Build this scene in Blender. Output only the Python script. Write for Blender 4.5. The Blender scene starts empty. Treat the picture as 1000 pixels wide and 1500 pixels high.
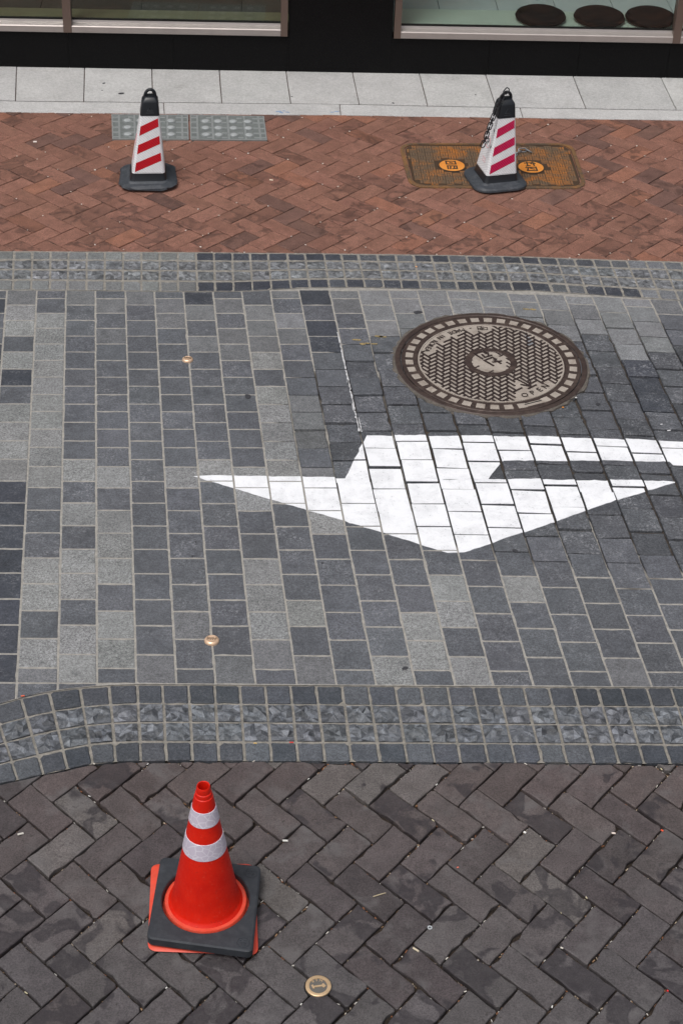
import bpy, math, random
import numpy as np
from mathutils import Matrix, Vector
random.seed(7)

# ------------------------------------------------------------------ camera
SC = bpy.context.scene
COL = SC.collection
FPX, PITCH, ROLL, CAMH = 2600.0, math.radians(36.75), math.radians(2.4), 4.256
_cp, _sp, _c, _s = math.cos(PITCH), math.sin(PITCH), math.cos(ROLL), math.sin(ROLL)
CF = Vector((0, _cp, -_sp))
_R0, _U0 = Vector((1, 0, 0)), Vector((0, _sp, _cp))
CR = _R0 * _c + _U0 * _s
CU = _U0 * _c - _R0 * _s
CAM = Vector((0, 0, CAMH))
cd = bpy.data.cameras.new('camera')
cd.sensor_fit = 'VERTICAL'
cd.sensor_height = 36.0
cd.lens = FPX / 1500.0 * 36.0
cd.clip_end = 500.0
co = bpy.data.objects.new('camera', cd)
COL.objects.link(co)
co.matrix_world = Matrix(((CR.x, CU.x, -CF.x, CAM.x), (CR.y, CU.y, -CF.y, CAM.y), (CR.z, CU.z, -CF.z, CAM.z), (0, 0, 0, 1)))
SC.camera = co

# ------------------------------------------------------------------ world, sun, exposure
SUN_EL, SUN_AZ = math.radians(66), math.radians(215)      # azimuth clockwise from +Y: behind the camera, to the left
W = bpy.data.worlds.new('World'); SC.world = W; W.use_nodes = True
nt = W.node_tree
bg = nt.nodes['Background']
sky = nt.nodes.new('ShaderNodeTexSky'); sky.sky_type = 'NISHITA'; sky.sun_disc = False
sky.sun_elevation = SUN_EL; sky.sun_rotation = SUN_AZ
sky.air_density = 1.0; sky.dust_density = 6.0; sky.ozone_density = 1.0
hs = nt.nodes.new('ShaderNodeHueSaturation'); hs.inputs['Saturation'].default_value = 0.34
nt.links.new(sky.outputs[0], hs.inputs['Color']); nt.links.new(hs.outputs[0], bg.inputs[0])
bg.inputs[1].default_value = 0.15
sd = bpy.data.lights.new('sun', 'SUN'); sd.energy = 1.5; sd.angle = math.radians(18); sd.color = (1.0, 0.98, 0.95)
so = bpy.data.objects.new('sun', sd); COL.objects.link(so)
_d = Vector((math.sin(SUN_AZ) * math.cos(SUN_EL), math.cos(SUN_AZ) * math.cos(SUN_EL), math.sin(SUN_EL)))
so.rotation_euler = _d.to_track_quat('Z', 'Y').to_euler()
so.location = (0, 0, 20)
SC.view_settings.view_transform = 'Standard'
SC.view_settings.look = 'None'
SC.view_settings.exposure = -0.26
SC.view_settings.gamma = 1.0
SC.view_settings.use_curve_mapping = False
SC.render.engine = 'CYCLES'
SC.cycles.use_denoising = True
SC.cycles.max_bounces = 6

# ------------------------------------------------------------------ geometry helpers
def ray(px, py):
    return CF * FPX + CR * (px - 500.0) - CU * (py - 750.0)
def P(px, py, z=0.0):
    """point of the level z that the photograph shows at (px, py)"""
    d = ray(px, py)
    t = (z - CAMH) / d.z
    return CAM + d * t
def G(px, py, z=0.0):
    p = P(px, py, z); return (p.x, p.y)
def PY(px, py, y):
    d = ray(px, py); t = y / d.y
    return CAM + d * t
def proj(p):
    v = Vector(p) - CAM; z = v.dot(CF)
    return 500 + FPX * v.dot(CR) / z, 750 - FPX * v.dot(CU) / z
def lin(c):
    c = c / 255.0
    return c / 12.92 if c <= 0.04045 else ((c + 0.055) / 1.055) ** 2.4
def rgb(r, g, b): return (lin(r), lin(g), lin(b))
def interp(poly, x):
    if x <= poly[0][0]: a, b = poly[0], poly[1]
    elif x >= poly[-1][0]: a, b = poly[-2], poly[-1]
    else:
        for a, b in zip(poly, poly[1:]):
            if a[0] <= x <= b[0]: break
    return a[1] + (b[1] - a[1]) * (x - a[0]) / (b[0] - a[0])
def area2(p): return sum(p[i][0] * p[(i + 1) % len(p)][1] - p[(i + 1) % len(p)][0] * p[i][1] for i in range(len(p))) / 2
def ccw(p): return list(p) if area2(p) > 0 else list(reversed(p))
def clip_half(poly, q, n):
    """keep the side of the line through q that n points to"""
    out = []
    for i in range(len(poly)):
        a, b = poly[i], poly[(i + 1) % len(poly)]
        da = (a[0] - q[0]) * n[0] + (a[1] - q[1]) * n[1]
        db = (b[0] - q[0]) * n[0] + (b[1] - q[1]) * n[1]
        if da >= 0: out.append(a)
        if da * db < 0:
            t = da / (da - db)
            out.append((a[0] + (b[0] - a[0]) * t, a[1] + (b[1] - a[1]) * t))
    return out
def clip_convex(poly, conv):
    conv = ccw(conv)
    for i in range(len(conv)):
        a, b = conv[i], conv[(i + 1) % len(conv)]
        poly = clip_half(poly, a, (-(b[1] - a[1]), b[0] - a[0]))
        if len(poly) < 3: return []
    return poly
def inset(poly, d):
    """inset of a convex ccw polygon"""
    out = list(poly)
    for i in range(len(poly)):
        a, b = poly[i], poly[(i + 1) % len(poly)]
        L = math.hypot(b[0] - a[0], b[1] - a[1])
        if L < 1e-6: continue
        n = (-(b[1] - a[1]) / L, (b[0] - a[0]) / L)
        out = clip_half(out, (a[0] + n[0] * d, a[1] + n[1] * d), n)
        if len(out) < 3: return []
    return out
def dedupe(p, e=0.002):
    o = []
    for q in p:
        if not o or math.hypot(q[0] - o[-1][0], q[1] - o[-1][1]) > e: o.append(q)
    while len(o) > 2 and math.hypot(o[0][0] - o[-1][0], o[0][1] - o[-1][1]) <= e: o.pop()
    return o

class MB:
    """collects shapes; build() makes ONE mesh object of them"""
    def __init__(s): s.v = []; s.f = []; s.c = []; s.p = []
    def add(s, v, f, col=None, prm=None):
        n = len(s.v); s.v += [tuple(q) for q in v]; s.f += [tuple(i + n for i in q) for q in f]
        s.c += [tuple(q) + (1.0,) for q in col] if isinstance(col, list) else [tuple(col) + (1.0,) if col else (1, 1, 1, 1)] * len(v)
        s.p += [tuple(prm) if prm else (0, 0, 0, 1)] * len(v)
        return s
    def box(s, x0, x1, y0, y1, z0, z1, M=None):
        v = [Vector((x, y, z)) for z in (z0, z1) for y in (y0, y1) for x in (x0, x1)]
        if M: v = [M @ q for q in v]
        return s.add(v, [(0, 2, 3, 1), (4, 5, 7, 6), (0, 1, 5, 4), (2, 6, 7, 3), (0, 4, 6, 2), (1, 3, 7, 5)])
    def loft(s, rings, cap0=True, cap1=True, closed=True):
        n = len(rings[0]); v = [q for r in rings for q in r]; f = []
        for k in range(len(rings) - 1):
            for i in range(n if closed else n - 1):
                j = (i + 1) % n
                f.append((k * n + i, k * n + j, (k + 1) * n + j, (k + 1) * n + i))
        if cap0: f.append(tuple(reversed(range(n))))
        if cap1: f.append(tuple((len(rings) - 1) * n + i for i in range(n)))
        return s.add(v, f)
    def prism(s, poly, z0, z1):
        poly = ccw(poly)
        return s.loft([[(x, y, z0) for x, y in poly], [(x, y, z1) for x, y in poly]])
    def lathe(s, prof, seg=48, c=(0, 0)):
        rings = [[(c[0] + r * math.cos(2 * math.pi * i / seg), c[1] + r * math.sin(2 * math.pi * i / seg), z) for i in range(seg)] for r, z in prof]
        return s.loft(rings, prof[0][0] > 1e-6, prof[-1][0] > 1e-6)
    def tube(s, pts, r, seg=8, closed=False):
        pts = [Vector(p) for p in pts]; rings = []; n = len(pts); up = None
        for i, p in enumerate(pts):
            a = pts[(i - 1) % n] if (closed or i > 0) else p
            b = pts[(i + 1) % n] if (closed or i < n - 1) else p
            t = (b - a).normalized()
            if up is None: up = Vector((0, 0, 1)) if abs(t.z) < 0.9 else Vector((1, 0, 0))
            x = t.cross(up).normalized(); y = x.cross(t).normalized(); up = y
            rings.append([tuple(p + x * (r * math.cos(2 * math.pi * k / seg)) + y * (r * math.sin(2 * math.pi * k / seg))) for k in range(seg)])
        if closed:
            rings.append(rings[0]); return s.loft(rings, False, False)
        return s.loft(rings)
    def strokes(s, lines, w, z0, z1):
        """raised flat strokes along 2-D polylines"""
        for ln in lines:
            for a, b in zip(ln, ln[1:]):
                L = math.hypot(b[0] - a[0], b[1] - a[1])
                if L < 1e-6: continue
                t = ((b[0] - a[0]) / L * w / 2, (b[1] - a[1]) / L * w / 2); n = (-t[1], t[0])
                q = [(a[0] - t[0] + n[0], a[1] - t[1] + n[1]), (a[0] - t[0] - n[0], a[1] - t[1] - n[1]), (b[0] + t[0] - n[0], b[1] + t[1] - n[1]), (b[0] + t[0] + n[0], b[1] + t[1] + n[1])]
                zz = z1 + random.uniform(0, 0.0002)
                s.prism(q, z0, zz)
        return s
    def build(s, name, mat, parent=None, smooth=False, attrs=False, M=None):
        me = bpy.data.meshes.new(name)
        v = s.v if M is None else [tuple(M @ Vector(q)) for q in s.v]
        me.from_pydata(v, [], s.f)
        if attrs:
            a = me.attributes.new('col', 'FLOAT_COLOR', 'POINT'); a.data.foreach_set('color', np.array(s.c, 'f').ravel())
            a = me.attributes.new('prm', 'FLOAT_COLOR', 'POINT'); a.data.foreach_set('color', np.array(s.p, 'f').ravel())
        if smooth:
            me.polygons.foreach_set('use_smooth', [True] * len(me.polygons))
            me.set_sharp_from_angle(angle=math.radians(smooth if smooth is not True else 35))
        me.materials.append(mat)
        o = bpy.data.objects.new(name, me); COL.objects.link(o)
        if parent: o.parent = parent
        return o
def tag(o, label=None, cat=None, group=None, kind=None):
    if label: o['label'] = label
    if cat: o['category'] = cat
    if group: o['group'] = group
    if kind: o['kind'] = kind
    return o
def empty(name, M=None):
    o = bpy.data.objects.new(name, None); COL.objects.link(o); o.empty_display_size = 0.1
    if M is not None: o.matrix_world = M
    return o

# ------------------------------------------------------------------ materials
class NT:
    def __init__(s, name):
        s.m = bpy.data.materials.new(name); s.m.use_nodes = True; s.t = s.m.node_tree
        s.b = s.t.nodes['Principled BSDF']; s.pos = s.n('ShaderNodeNewGeometry').outputs['Position']
    def n(s, k, **kw):
        x = s.t.nodes.new(k)
        for a, b in kw.items(): setattr(x, a, b)
        return x
    def l(s, a, b): s.t.links.new(a, b)
    def put(s, i, v):
        if hasattr(v, 'is_linked') or hasattr(v, 'links'): s.l(v, i)
        else: i.default_value = (tuple(v) + (1.0,)) if isinstance(v, (tuple, list)) and len(v) == 3 and len(i.default_value) == 4 else v
    def noise(s, scale, detail=2, rough=0.5, vec=None, dist=0.0, out='Fac'):
        x = s.n('ShaderNodeTexNoise'); s.l(vec or s.pos, x.inputs['Vector'])
        x.inputs['Scale'].default_value = scale; x.inputs['Detail'].default_value = detail; x.inputs['Roughness'].default_value = rough; x.inputs['Distortion'].default_value = dist
        return x.outputs[out]
    def math(s, op, a, b=None, clamp=False):
        x = s.n('ShaderNodeMath', operation=op, use_clamp=clamp); s.put(x.inputs[0], a)
        if b is not None: s.put(x.inputs[1], b)
        return x.outputs[0]
    def step(s, v, a, b, lo=0.0, hi=1.0):
        x = s.n('ShaderNodeMapRange'); x.clamp = True; s.put(x.inputs[0], v)
        for i, q in zip((1, 2, 3, 4), (a, b, lo, hi)): s.put(x.inputs[i], q)
        return x.outputs[0]
    def mix(s, f, a, b, kind='MIX'):
        x = s.n('ShaderNodeMix', data_type='RGBA', blend_type=kind); s.put(x.inputs[0], f); s.put(x.inputs[6], a); s.put(x.inputs[7], b)
        return x.outputs[2]
    def attr(s, name): return s.n('ShaderNodeAttribute', attribute_name=name)
    def seeded(s, seed, k=37.0):
        """position shifted by a seed, so that every piece has its own pattern"""
        c = s.n('ShaderNodeCombineXYZ'); m = s.math('MULTIPLY', seed, k); s.l(m, c.inputs[2]); s.l(s.math('MULTIPLY', seed, k * 1.7), c.inputs[0])
        a = s.n('ShaderNodeVectorMath', operation='ADD'); s.l(s.pos, a.inputs[0]); s.l(c.outputs[0], a.inputs[1])
        return a.outputs[0]
    def bump(s, h, strength=0.3, dist=0.002):
        x = s.n('ShaderNodeBump'); x.inputs['Strength'].default_value = strength; x.inputs['Distance'].default_value = dist
        s.l(h, x.inputs['Height']); s.l(x.outputs[0], s.b.inputs['Normal'])
    def done(s, col=None, rough=0.7, spec=0.4, metal=0.0):
        if col is not None: s.put(s.b.inputs['Base Color'], col)
        s.put(s.b.inputs['Roughness'], rough); s.b.inputs['Specular IOR Level'].default_value = spec; s.put(s.b.inputs['Metallic'], metal)
        return s.m
def mul(t, col, v):
    return t.mix(1.0, col, v, 'MULTIPLY')

def mat_granite():
    t = NT('granite_sett'); c = t.attr('col').outputs['Color']; pr = t.attr('prm'); sp = t.n('ShaderNodeSeparateColor'); t.l(pr.outputs['Color'], sp.inputs[0])
    seed, speck, dust = sp.outputs[0], sp.outputs[1], sp.outputs[2]
    v = t.seeded(seed)
    g1 = t.noise(230, 2, 0.75, v); g2 = t.noise(105, 3, 0.7, v)
    grain = t.math('ADD', t.math('MULTIPLY', g1, 0.55), t.math('MULTIPLY', g2, 0.45))
    gs = t.step(grain, 0.40, 0.60, -1.0, 1.0)
    k = t.math('ADD', t.math('MULTIPLY', gs, speck), 1.0)
    cl = t.step(t.noise(22, 4, 0.6, v), 0.3, 0.7, 0.86, 1.13)
    k = t.math('MULTIPLY', k, cl)
    kc = t.n('ShaderNodeCombineColor'); [t.l(k, kc.inputs[i]) for i in range(3)]
    col = mul(t, c, kc.outputs[0])
    # pale scuffs and dust
    scf = t.math('MULTIPLY', t.step(t.noise(95, 5, 0.8, v, 0.5), 0.50, 0.66), t.step(t.noise(13, 3, 0.6, v), 0.40, 0.62))
    scf = t.math('MULTIPLY', scf, dust, clamp=True)
    col = t.mix(scf, col, rgb(165, 166, 170))
    # stains that run across several setts
    big = t.step(t.noise(1.6, 6, 0.65, None, 0.6), 0.32, 0.68, 0.80, 1.12); bc = t.n('ShaderNodeCombineColor'); [t.l(big, bc.inputs[i]) for i in range(3)]
    col = mul(t, col, bc.outputs[0])
    # dark greasy blotches
    drk = t.math('MULTIPLY', t.step(t.noise(14, 4, 0.55, v), 0.62, 0.74), 0.35)
    col = t.mix(drk, col, rgb(52, 54, 58))
    t.bump(grain, 0.35, 0.0018)
    return t.done(col, t.step(t.noise(30, 3, 0.5, v), 0.3, 0.7, 0.55, 0.8), 0.35)
def mat_cobble():
    t = NT('split_cobble'); c = t.attr('col').outputs['Color']; pr = t.attr('prm'); sp = t.n('ShaderNodeSeparateColor'); t.l(pr.outputs['Color'], sp.inputs[0])
    v = t.seeded(sp.outputs[0])
    n1 = t.noise(34, 4, 0.6, v, 0.5); n2 = t.noise(180, 3, 0.75, v)
    k = t.math('ADD', t.step(n1, 0.36, 0.64, 0.68, 1.34), t.step(n2, 0.3, 0.7, -0.25, 0.25))
    kc = t.n('ShaderNodeCombineColor'); [t.l(k, kc.inputs[i]) for i in range(3)]
    col = mul(t, c, kc.outputs[0])
    veins = t.math('MULTIPLY', t.step(t.noise(48, 5, 0.7, v, 0.6), 0.55, 0.64), t.math('MULTIPLY', sp.outputs[2], 0.6))
    col = t.mix(veins, col, rgb(150, 152, 154))
    t.bump(t.math('ADD', n1, t.math('MULTIPLY', n2, 0.15)), 1.0, 0.012)
    return t.done(col, 0.45, 0.5)
def mat_brick(name, dark, ring, pale, wet):
    t = NT(name); c = t.attr('col').outputs['Color']; pr = t.attr('prm'); sp = t.n('ShaderNodeSeparateColor'); t.l(pr.outputs['Color'], sp.inputs[0])
    seed, stain, worn = sp.outputs[0], sp.outputs[1], sp.outputs[2]
    v = t.seeded(seed)
    grain = t.noise(190, 3, 0.8, v); cloud = t.noise(16, 5, 0.6, v)
    k = t.math('MULTIPLY', t.step(grain, 0.38, 0.62, 0.66, 1.34), t.step(cloud, 0.3, 0.7, 0.78, 1.22))
    kc = t.n('ShaderNodeCombineColor'); [t.l(k, kc.inputs[i]) for i in range(3)]
    col = mul(t, c, kc.outputs[0])
    # pale worn patches
    pal = t.math('MULTIPLY', t.step(t.noise(11, 5, 0.6, v, 0.4), 0.5, 0.66), worn, clamp=True)
    col = t.mix(pal, col, pale)
    # dark stains: the threshold moves with the brick's own stain value
    sn = t.noise(9.5, 4, 0.5, v, 0.6)
    th = t.math('SUBTRACT', 0.86, t.math('MULTIPLY', stain, 0.42))
    up = t.math('ADD', th, 0.05)
    st = t.step(sn, th, up)
    rg = t.math('MULTIPLY', st, t.step(sn, up, t.math('ADD', th, 0.12), 1.0, 0.35 if ring else 0.8))
    tex = t.step(t.noise(60, 4, 0.7, v), 0.35, 0.65, 0.65, 1.0)
    rg = t.math('MULTIPLY', rg, tex)
    col = t.mix(t.math('MULTIPLY', rg, 0.9), col, dark)
    # small black specks and pits
    pit = t.math('MULTIPLY', t.step(t.noise(70, 3, 0.65, v), 0.60, 0.66), t.step(cloud, 0.42, 0.58))
    col = t.mix(t.math('MULTIPLY', pit, 0.6), col, rgb(45, 40, 38))
    t.bump(t.math('ADD', t.math('MULTIPLY', grain, 0.5), cloud), 0.45, 0.004)
    rough = t.math('SUBTRACT', 0.64, t.math('MULTIPLY', rg, wet))
    return t.done(col, rough, 0.4)
def mat_bed(name, a, b, region=None, c=None):
    """joint filling: two tones by noise; optionally a third tone where the pointing has worn out"""
    t = NT(name)
    n = t.noise(45, 5, 0.7); col = t.mix(t.step(n, 0.35, 0.65), a, b)
    if region:
        x = t.n('ShaderNodeSeparateXYZ'); t.l(t.pos, x.inputs[0])
        (cx, cy, rx, ry) = region
        dx = t.math('DIVIDE', t.math('SUBTRACT', x.outputs[0], cx), rx); dy = t.math('DIVIDE', t.math('SUBTRACT', x.outputs[1], cy), ry)
        r = t.math('SQRT', t.math('ADD', t.math('MULTIPLY', dx, dx), t.math('MULTIPLY', dy, dy)))
        r = t.math('ADD', r, t.step(t.noise(2.5, 4, 0.6), 0.25, 0.75, -0.45, 0.45))
        col = t.mix(t.step(r, 0.85, 1.1, 1.0, 0.0), col, c)
    t.bump(t.noise(220, 4, 0.7), 0.7, 0.004)
    return t.done(col, 0.9, 0.2)
def mat_plain(name, col, rough=0.6, spec=0.4, metal=0.0, var=0.12, scale=30, bump=0.15, bscale=200, bdist=0.001, dust=None, dustamt=0.3):
    t = NT(name)
    n = t.step(t.noise(scale, 5, 0.6), 0.3, 0.7, 1 - var, 1 + var)
    kc = t.n('ShaderNodeCombineColor'); [t.l(n, kc.inputs[i]) for i in range(3)]
    c = mul(t, t.mix(0.0, col, col), kc.outputs[0])
    if dust: c = t.mix(t.math('MULTIPLY', t.step(t.noise(scale * 0.7, 6, 0.7, dist=0.6), 0.48, 0.7), dustamt), c, dust)
    if bump: t.bump(t.noise(bscale, 3, 0.6), bump, bdist)
    return t.done(c, rough, spec, metal)

M_SETT = mat_granite()
M_COB = mat_cobble()
M_BRN = mat_brick('brown_brick', rgb(46, 42, 45), False, rgb(100, 97, 97), 0.22)
M_RED = mat_brick('red_brick', rgb(74, 54, 48), True, rgb(152, 112, 96), 0.12)
M_BEDR = mat_bed('road_joint', rgb(138, 135, 130), rgb(164, 160, 153), (1.12, 6.38, 1.22, 0.86), rgb(70, 63, 57))
M_BEDB = mat_bed('brown_joint', rgb(30, 26, 23), rgb(62, 53, 46))
M_BEDD = mat_bed('red_joint', rgb(58, 46, 40), rgb(98, 84, 76))
M_BEDC = mat_bed('band_joint', rgb(118, 115, 109), rgb(152, 147, 139))
M_GROUND = mat_plain('dark_ground', rgb(90, 88, 86), 0.9)
def mat_slab():
    t = NT('pale_granite_slab'); c = t.attr('col').outputs['Color']; pr = t.attr('prm'); sp = t.n('ShaderNodeSeparateColor'); t.l(pr.outputs['Color'], sp.inputs[0])
    v = t.seeded(sp.outputs[0])
    g = t.math('ADD', t.math('MULTIPLY', t.noise(150, 3, 0.75, v), 0.55), t.math('MULTIPLY', t.noise(60, 4, 0.75, v), 0.45))
    k = t.math('MULTIPLY', t.step(g, 0.38, 0.62, 0.76, 1.18), t.step(t.noise(5, 5, 0.6, v), 0.3, 0.7, 0.88, 1.08))
    kc = t.n('ShaderNodeCombineColor'); [t.l(k, kc.inputs[i]) for i in range(3)]
    col = mul(t, c, kc.outputs[0])
    col = t.mix(t.math('MULTIPLY', t.step(t.noise(12, 6, 0.7, v, 0.5), 0.56, 0.74), 0.35), col, rgb(128, 124, 120))
    t.bump(g, 0.25, 0.0015)
    return t.done(col, 0.6, 0.4)
M_SLAB = mat_slab()
def mat_paint():
    t = NT('white_road_paint')
    g = t.noise(300, 3, 0.7); w = t.noise(11, 7, 0.72, dist=0.3); f = t.noise(120, 5, 0.75)
    col = t.mix(t.step(w, 0.45, 0.70, 0.0, 0.65), rgb(236, 237, 240), rgb(200, 201, 204))
    col = t.mix(t.step(g, 0.3, 0.7, 0.0, 0.2), col, rgb(186, 186, 188))
    chips = t.math('MULTIPLY', t.step(f, 0.60, 0.65), t.step(w, 0.44, 0.60))
    col = t.mix(chips, col, rgb(120, 122, 126))
    t.bump(g, 0.2, 0.001)
    return t.done(col, 0.65, 0.35)
M_PAINT = mat_paint()
M_BLACKSTONE = mat_plain('black_polished_stone', rgb(14, 14, 15), 0.42, 0.10, var=0.3, scale=260, bump=0, dust=rgb(70, 68, 66), dustamt=0.16)
M_STEELF = mat_plain('brushed_frame', rgb(172, 164, 160), 0.36, 0.5, 0.55, var=0.06, scale=12, bump=0)
M_BRONZE = mat_plain('brown_frame', rgb(108, 92, 84), 0.42, 0.5, 0.35, var=0.06, scale=12, bump=0)
M_GASKET = mat_plain('black_gasket', rgb(18, 18, 18), 0.5)
M_SILL_G = mat_plain('pale_green_board', rgb(176, 188, 180), 0.35, 0.5, var=0.03, scale=6, bump=0)
M_SILL_O = mat_plain('olive_board', rgb(112, 108, 86), 0.35, 0.5, var=0.1, scale=9, bump=0)
M_TILE_G = mat_plain('pale_floor_tile', rgb(180, 188, 192), 0.22, 0.5, var=0.04, scale=5, bump=0)
M_TILE_D = mat_plain('dark_floor_tile', rgb(66, 62, 58), 0.22, 0.5, var=0.25, scale=4, bump=0)
M_CUSH = mat_plain('black_cloth', rgb(12, 12, 14), 0.9, 0.2, var=0.25, scale=160, bump=0.5, bscale=400)
M_WALLIN = mat_plain('inside_wall', rgb(205, 203, 198), 0.8)
def mat_glass():
    m = bpy.data.materials.new('window_glass'); m.use_nodes = True; t = m.node_tree; t.nodes.clear()
    o = t.nodes.new('ShaderNodeOutputMaterial'); mx = t.nodes.new('ShaderNodeMixShader'); tr = t.nodes.new('ShaderNodeBsdfTransparent'); gl = t.nodes.new('ShaderNodeBsdfGlossy'); fr = t.nodes.new('ShaderNodeLayerWeight'); pw = t.nodes.new('ShaderNodeMath'); pw.operation = 'POWER'; ma = t.nodes.new('ShaderNodeMath'); ma.operation = 'MULTIPLY_ADD'
    tr.inputs[0].default_value = (0.93, 0.965, 0.94, 1); gl.inputs['Roughness'].default_value = 0.01; fr.inputs[0].default_value = 0.5; pw.inputs[1].default_value = 5.0; ma.inputs[1].default_value = 0.957; ma.inputs[2].default_value = 0.043
    t.links.new(fr.outputs['Facing'], pw.inputs[0]); t.links.new(pw.outputs[0], ma.inputs[0]); t.links.new(ma.outputs[0], mx.inputs[0]); t.links.new(tr.outputs[0], mx.inputs[1]); t.links.new(gl.outputs[0], mx.inputs[2]); t.links.new(mx.outputs[0], o.inputs[0])
    return m
M_GLASS = mat_glass()
M_RUBBER = mat_plain('black_rubber', rgb(56, 60, 66), 0.55, 0.4, var=0.15, scale=40, bump=0.3, bscale=260, dust=rgb(112, 114, 116), dustamt=0.3)
M_BALLAST = mat_plain('dark_ballast_rubber', rgb(50, 53, 58), 0.6, 0.3, var=0.15, scale=30, bump=0.4, bscale=260, dust=rgb(92, 94, 97), dustamt=0.22)
M_BLACKPL = mat_plain('black_plastic', rgb(26, 29, 34), 0.38, 0.5, var=0.12, scale=25, bump=0.1)
def mat_sleeve(name, col, col2, dirt=rgb(170, 168, 166)):
    t = NT(name)
    tc = t.n('ShaderNodeTexCoord').outputs['Object']
    w = t.n('ShaderNodeTexWave', wave_type='BANDS', bands_direction='DIAGONAL'); t.l(tc, w.inputs['Vector']); w.inputs['Scale'].default_value = 38; w.inputs['Distortion'].default_value = 0.4
    d = t.noise(30, 5, 0.6)
    c = t.mix(t.step(w.outputs['Fac'], 0.2, 0.8), col2, col)
    c = t.mix(t.math('MULTIPLY', t.step(d, 0.5, 0.75), 0.3), c, dirt)
    t.bump(w.outputs['Fac'], 0.35, 0.002)
    return t.done(c, 0.42, 0.5)
M_SLEEVE = mat_sleeve('white_reflective_sleeve', rgb(222, 222, 224), rgb(208, 209, 212))
M_STRIPE_R = mat_sleeve('red_reflective_stripe', rgb(200, 10, 32), rgb(168, 6, 26), rgb(140, 20, 36))
M_STRIPE_P = mat_sleeve('faded_crimson_stripe', rgb(200, 24, 84), rgb(172, 14, 66), rgb(196, 70, 110))
M_PINK = mat_plain('pink_print', rgb(206, 120, 130), 0.5, var=0.2)
M_INK = mat_plain('black_print', rgb(36, 36, 40), 0.5)
def mat_cone():
    t = NT('orange_red_plastic')
    n = t.noise(14, 5, 0.6); sc = t.noise(60, 6, 0.75, dist=1.2)
    c = t.mix(t.step(n, 0.35, 0.68), (0.70, 0.016, 0.004), (0.60, 0.010, 0.003))
    c = t.mix(t.math('MULTIPLY', t.step(sc, 0.58, 0.68), t.step(t.noise(6, 4, 0.6), 0.45, 0.62, 0.0, 0.55)), c, (0.22, 0.018, 0.012))
    c = t.mix(t.math('MULTIPLY', t.step(t.noise(110, 4, 0.8), 0.60, 0.68), 0.35), c, (0.72, 0.12, 0.07))
    t.bump(t.noise(140, 4, 0.7), 0.12, 0.001)
    return t.done(c, t.step(sc, 0.4, 0.65, 0.36, 0.6), 0.32)
M_ORANGE = mat_cone()
M_ORANGE2 = mat_plain('faded_toplit_orange_plastic', (0.70, 0.070, 0.036), 0.45, 0.45, var=0.1, scale=30, bump=0.1, dust=(0.55, 0.16, 0.11), dustamt=0.35)  # paler than the body: sun-fading plus light from above put into the colour
def mat_reflex():
    t = NT('honeycomb_reflective_band')
    tc = t.n('ShaderNodeTexCoord').outputs['Object']
    v = t.n('ShaderNodeTexVoronoi', feature='DISTANCE_TO_EDGE'); t.l(tc, v.inputs['Vector']); v.inputs['Scale'].default_value = 42
    c = t.mix(t.step(v.outputs['Distance'], 0.0, 0.07), rgb(226, 222, 230), rgb(200, 192, 206))
    c = t.mix(t.step(t.noise(18, 4, 0.6), 0.45, 0.7, 0, 0.4), c, rgb(180, 170, 186))
    return t.done(c, 0.35, 0.55)
M_REFLEX = mat_reflex()
M_IRON = mat_plain('brown_cast_iron', rgb(66, 54, 50), 0.5, 0.45, 0.25, var=0.25, scale=30, bump=0.35, bscale=240, dust=rgb(120, 104, 94), dustamt=0.35)
M_IRONBAR = mat_plain('worn_iron_tread', rgb(58, 47, 45), 0.45, 0.5, 0.25, var=0.25, scale=40, bump=0.3, bscale=300)
M_DUST = mat_plain('grey_dust_fill', rgb(158, 149, 140), 0.85, 0.2, var=0.12, scale=18, bump=0.4, bscale=300, dust=rgb(112, 98, 88), dustamt=0.6)
def mat_rust(name, a, b, lo, hi):
    t = NT(name)
    n = t.noise(7, 6, 0.65, dist=0.5); n2 = t.noise(120, 5, 0.75)
    c = t.mix(t.step(t.math('ADD', t.math('MULTIPLY', n, 0.6), t.math('MULTIPLY', n2, 0.4)), lo, hi), a, b)
    t.bump(n2, 0.5, 0.002)
    return t.done(c, 0.7, 0.3)
M_RUST = mat_rust('rusty_iron', rgb(84, 72, 60), rgb(140, 98, 56), 0.44, 0.62)
M_RUSTBAR = mat_rust('rusty_tread', rgb(102, 86, 70), rgb(172, 108, 50), 0.47, 0.60)
M_RUSTDISC = mat_rust('orange_rust_disc', rgb(206, 128, 52), rgb(222, 148, 68), 0.4, 0.6)
M_RUSTDARK = mat_plain('dark_rust', rgb(66, 50, 36), 0.75)
M_PLATE = mat_plain('galvanised_plate', rgb(126, 131, 130), 0.5, 0.5, 0.3, var=0.14, scale=40, bump=0.3, dust=rgb(94, 98, 97), dustamt=0.5)
M_PLATERIB = mat_plain('worn_galvanised_rib', rgb(152, 156, 156), 0.42, 0.5, 0.3, var=0.1, scale=60)
M_LENS = mat_plain('steel_button', rgb(206, 210, 212), 0.3, 0.6, 0.45, var=0.15, scale=60, bump=0)
M_BRASS = mat_plain('worn_brass', rgb(222, 190, 150), 0.34, 0.5, 0.6, var=0.12, scale=60, bump=0.1)
M_COPPER = mat_plain('coppery_brass', rgb(222, 188, 158), 0.36, 0.5, 0.4, var=0.15, scale=80, bump=0.1)
M_MARKC = mat_plain('grey_marker_fill', rgb(98, 95, 90), 0.7, bump=0.4)
M_CHAIN = mat_plain('black_chain', rgb(30, 31, 34), 0.4, 0.5)
M_CHAIN2 = mat_plain('grey_chain', rgb(132, 134, 138), 0.4, 0.5, 0.5)
M_MORTAR = mat_plain('mortar', rgb(92, 86, 80), 0.9, var=0.25, scale=40, bump=0.8, bscale=150, bdist=0.004)
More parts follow.
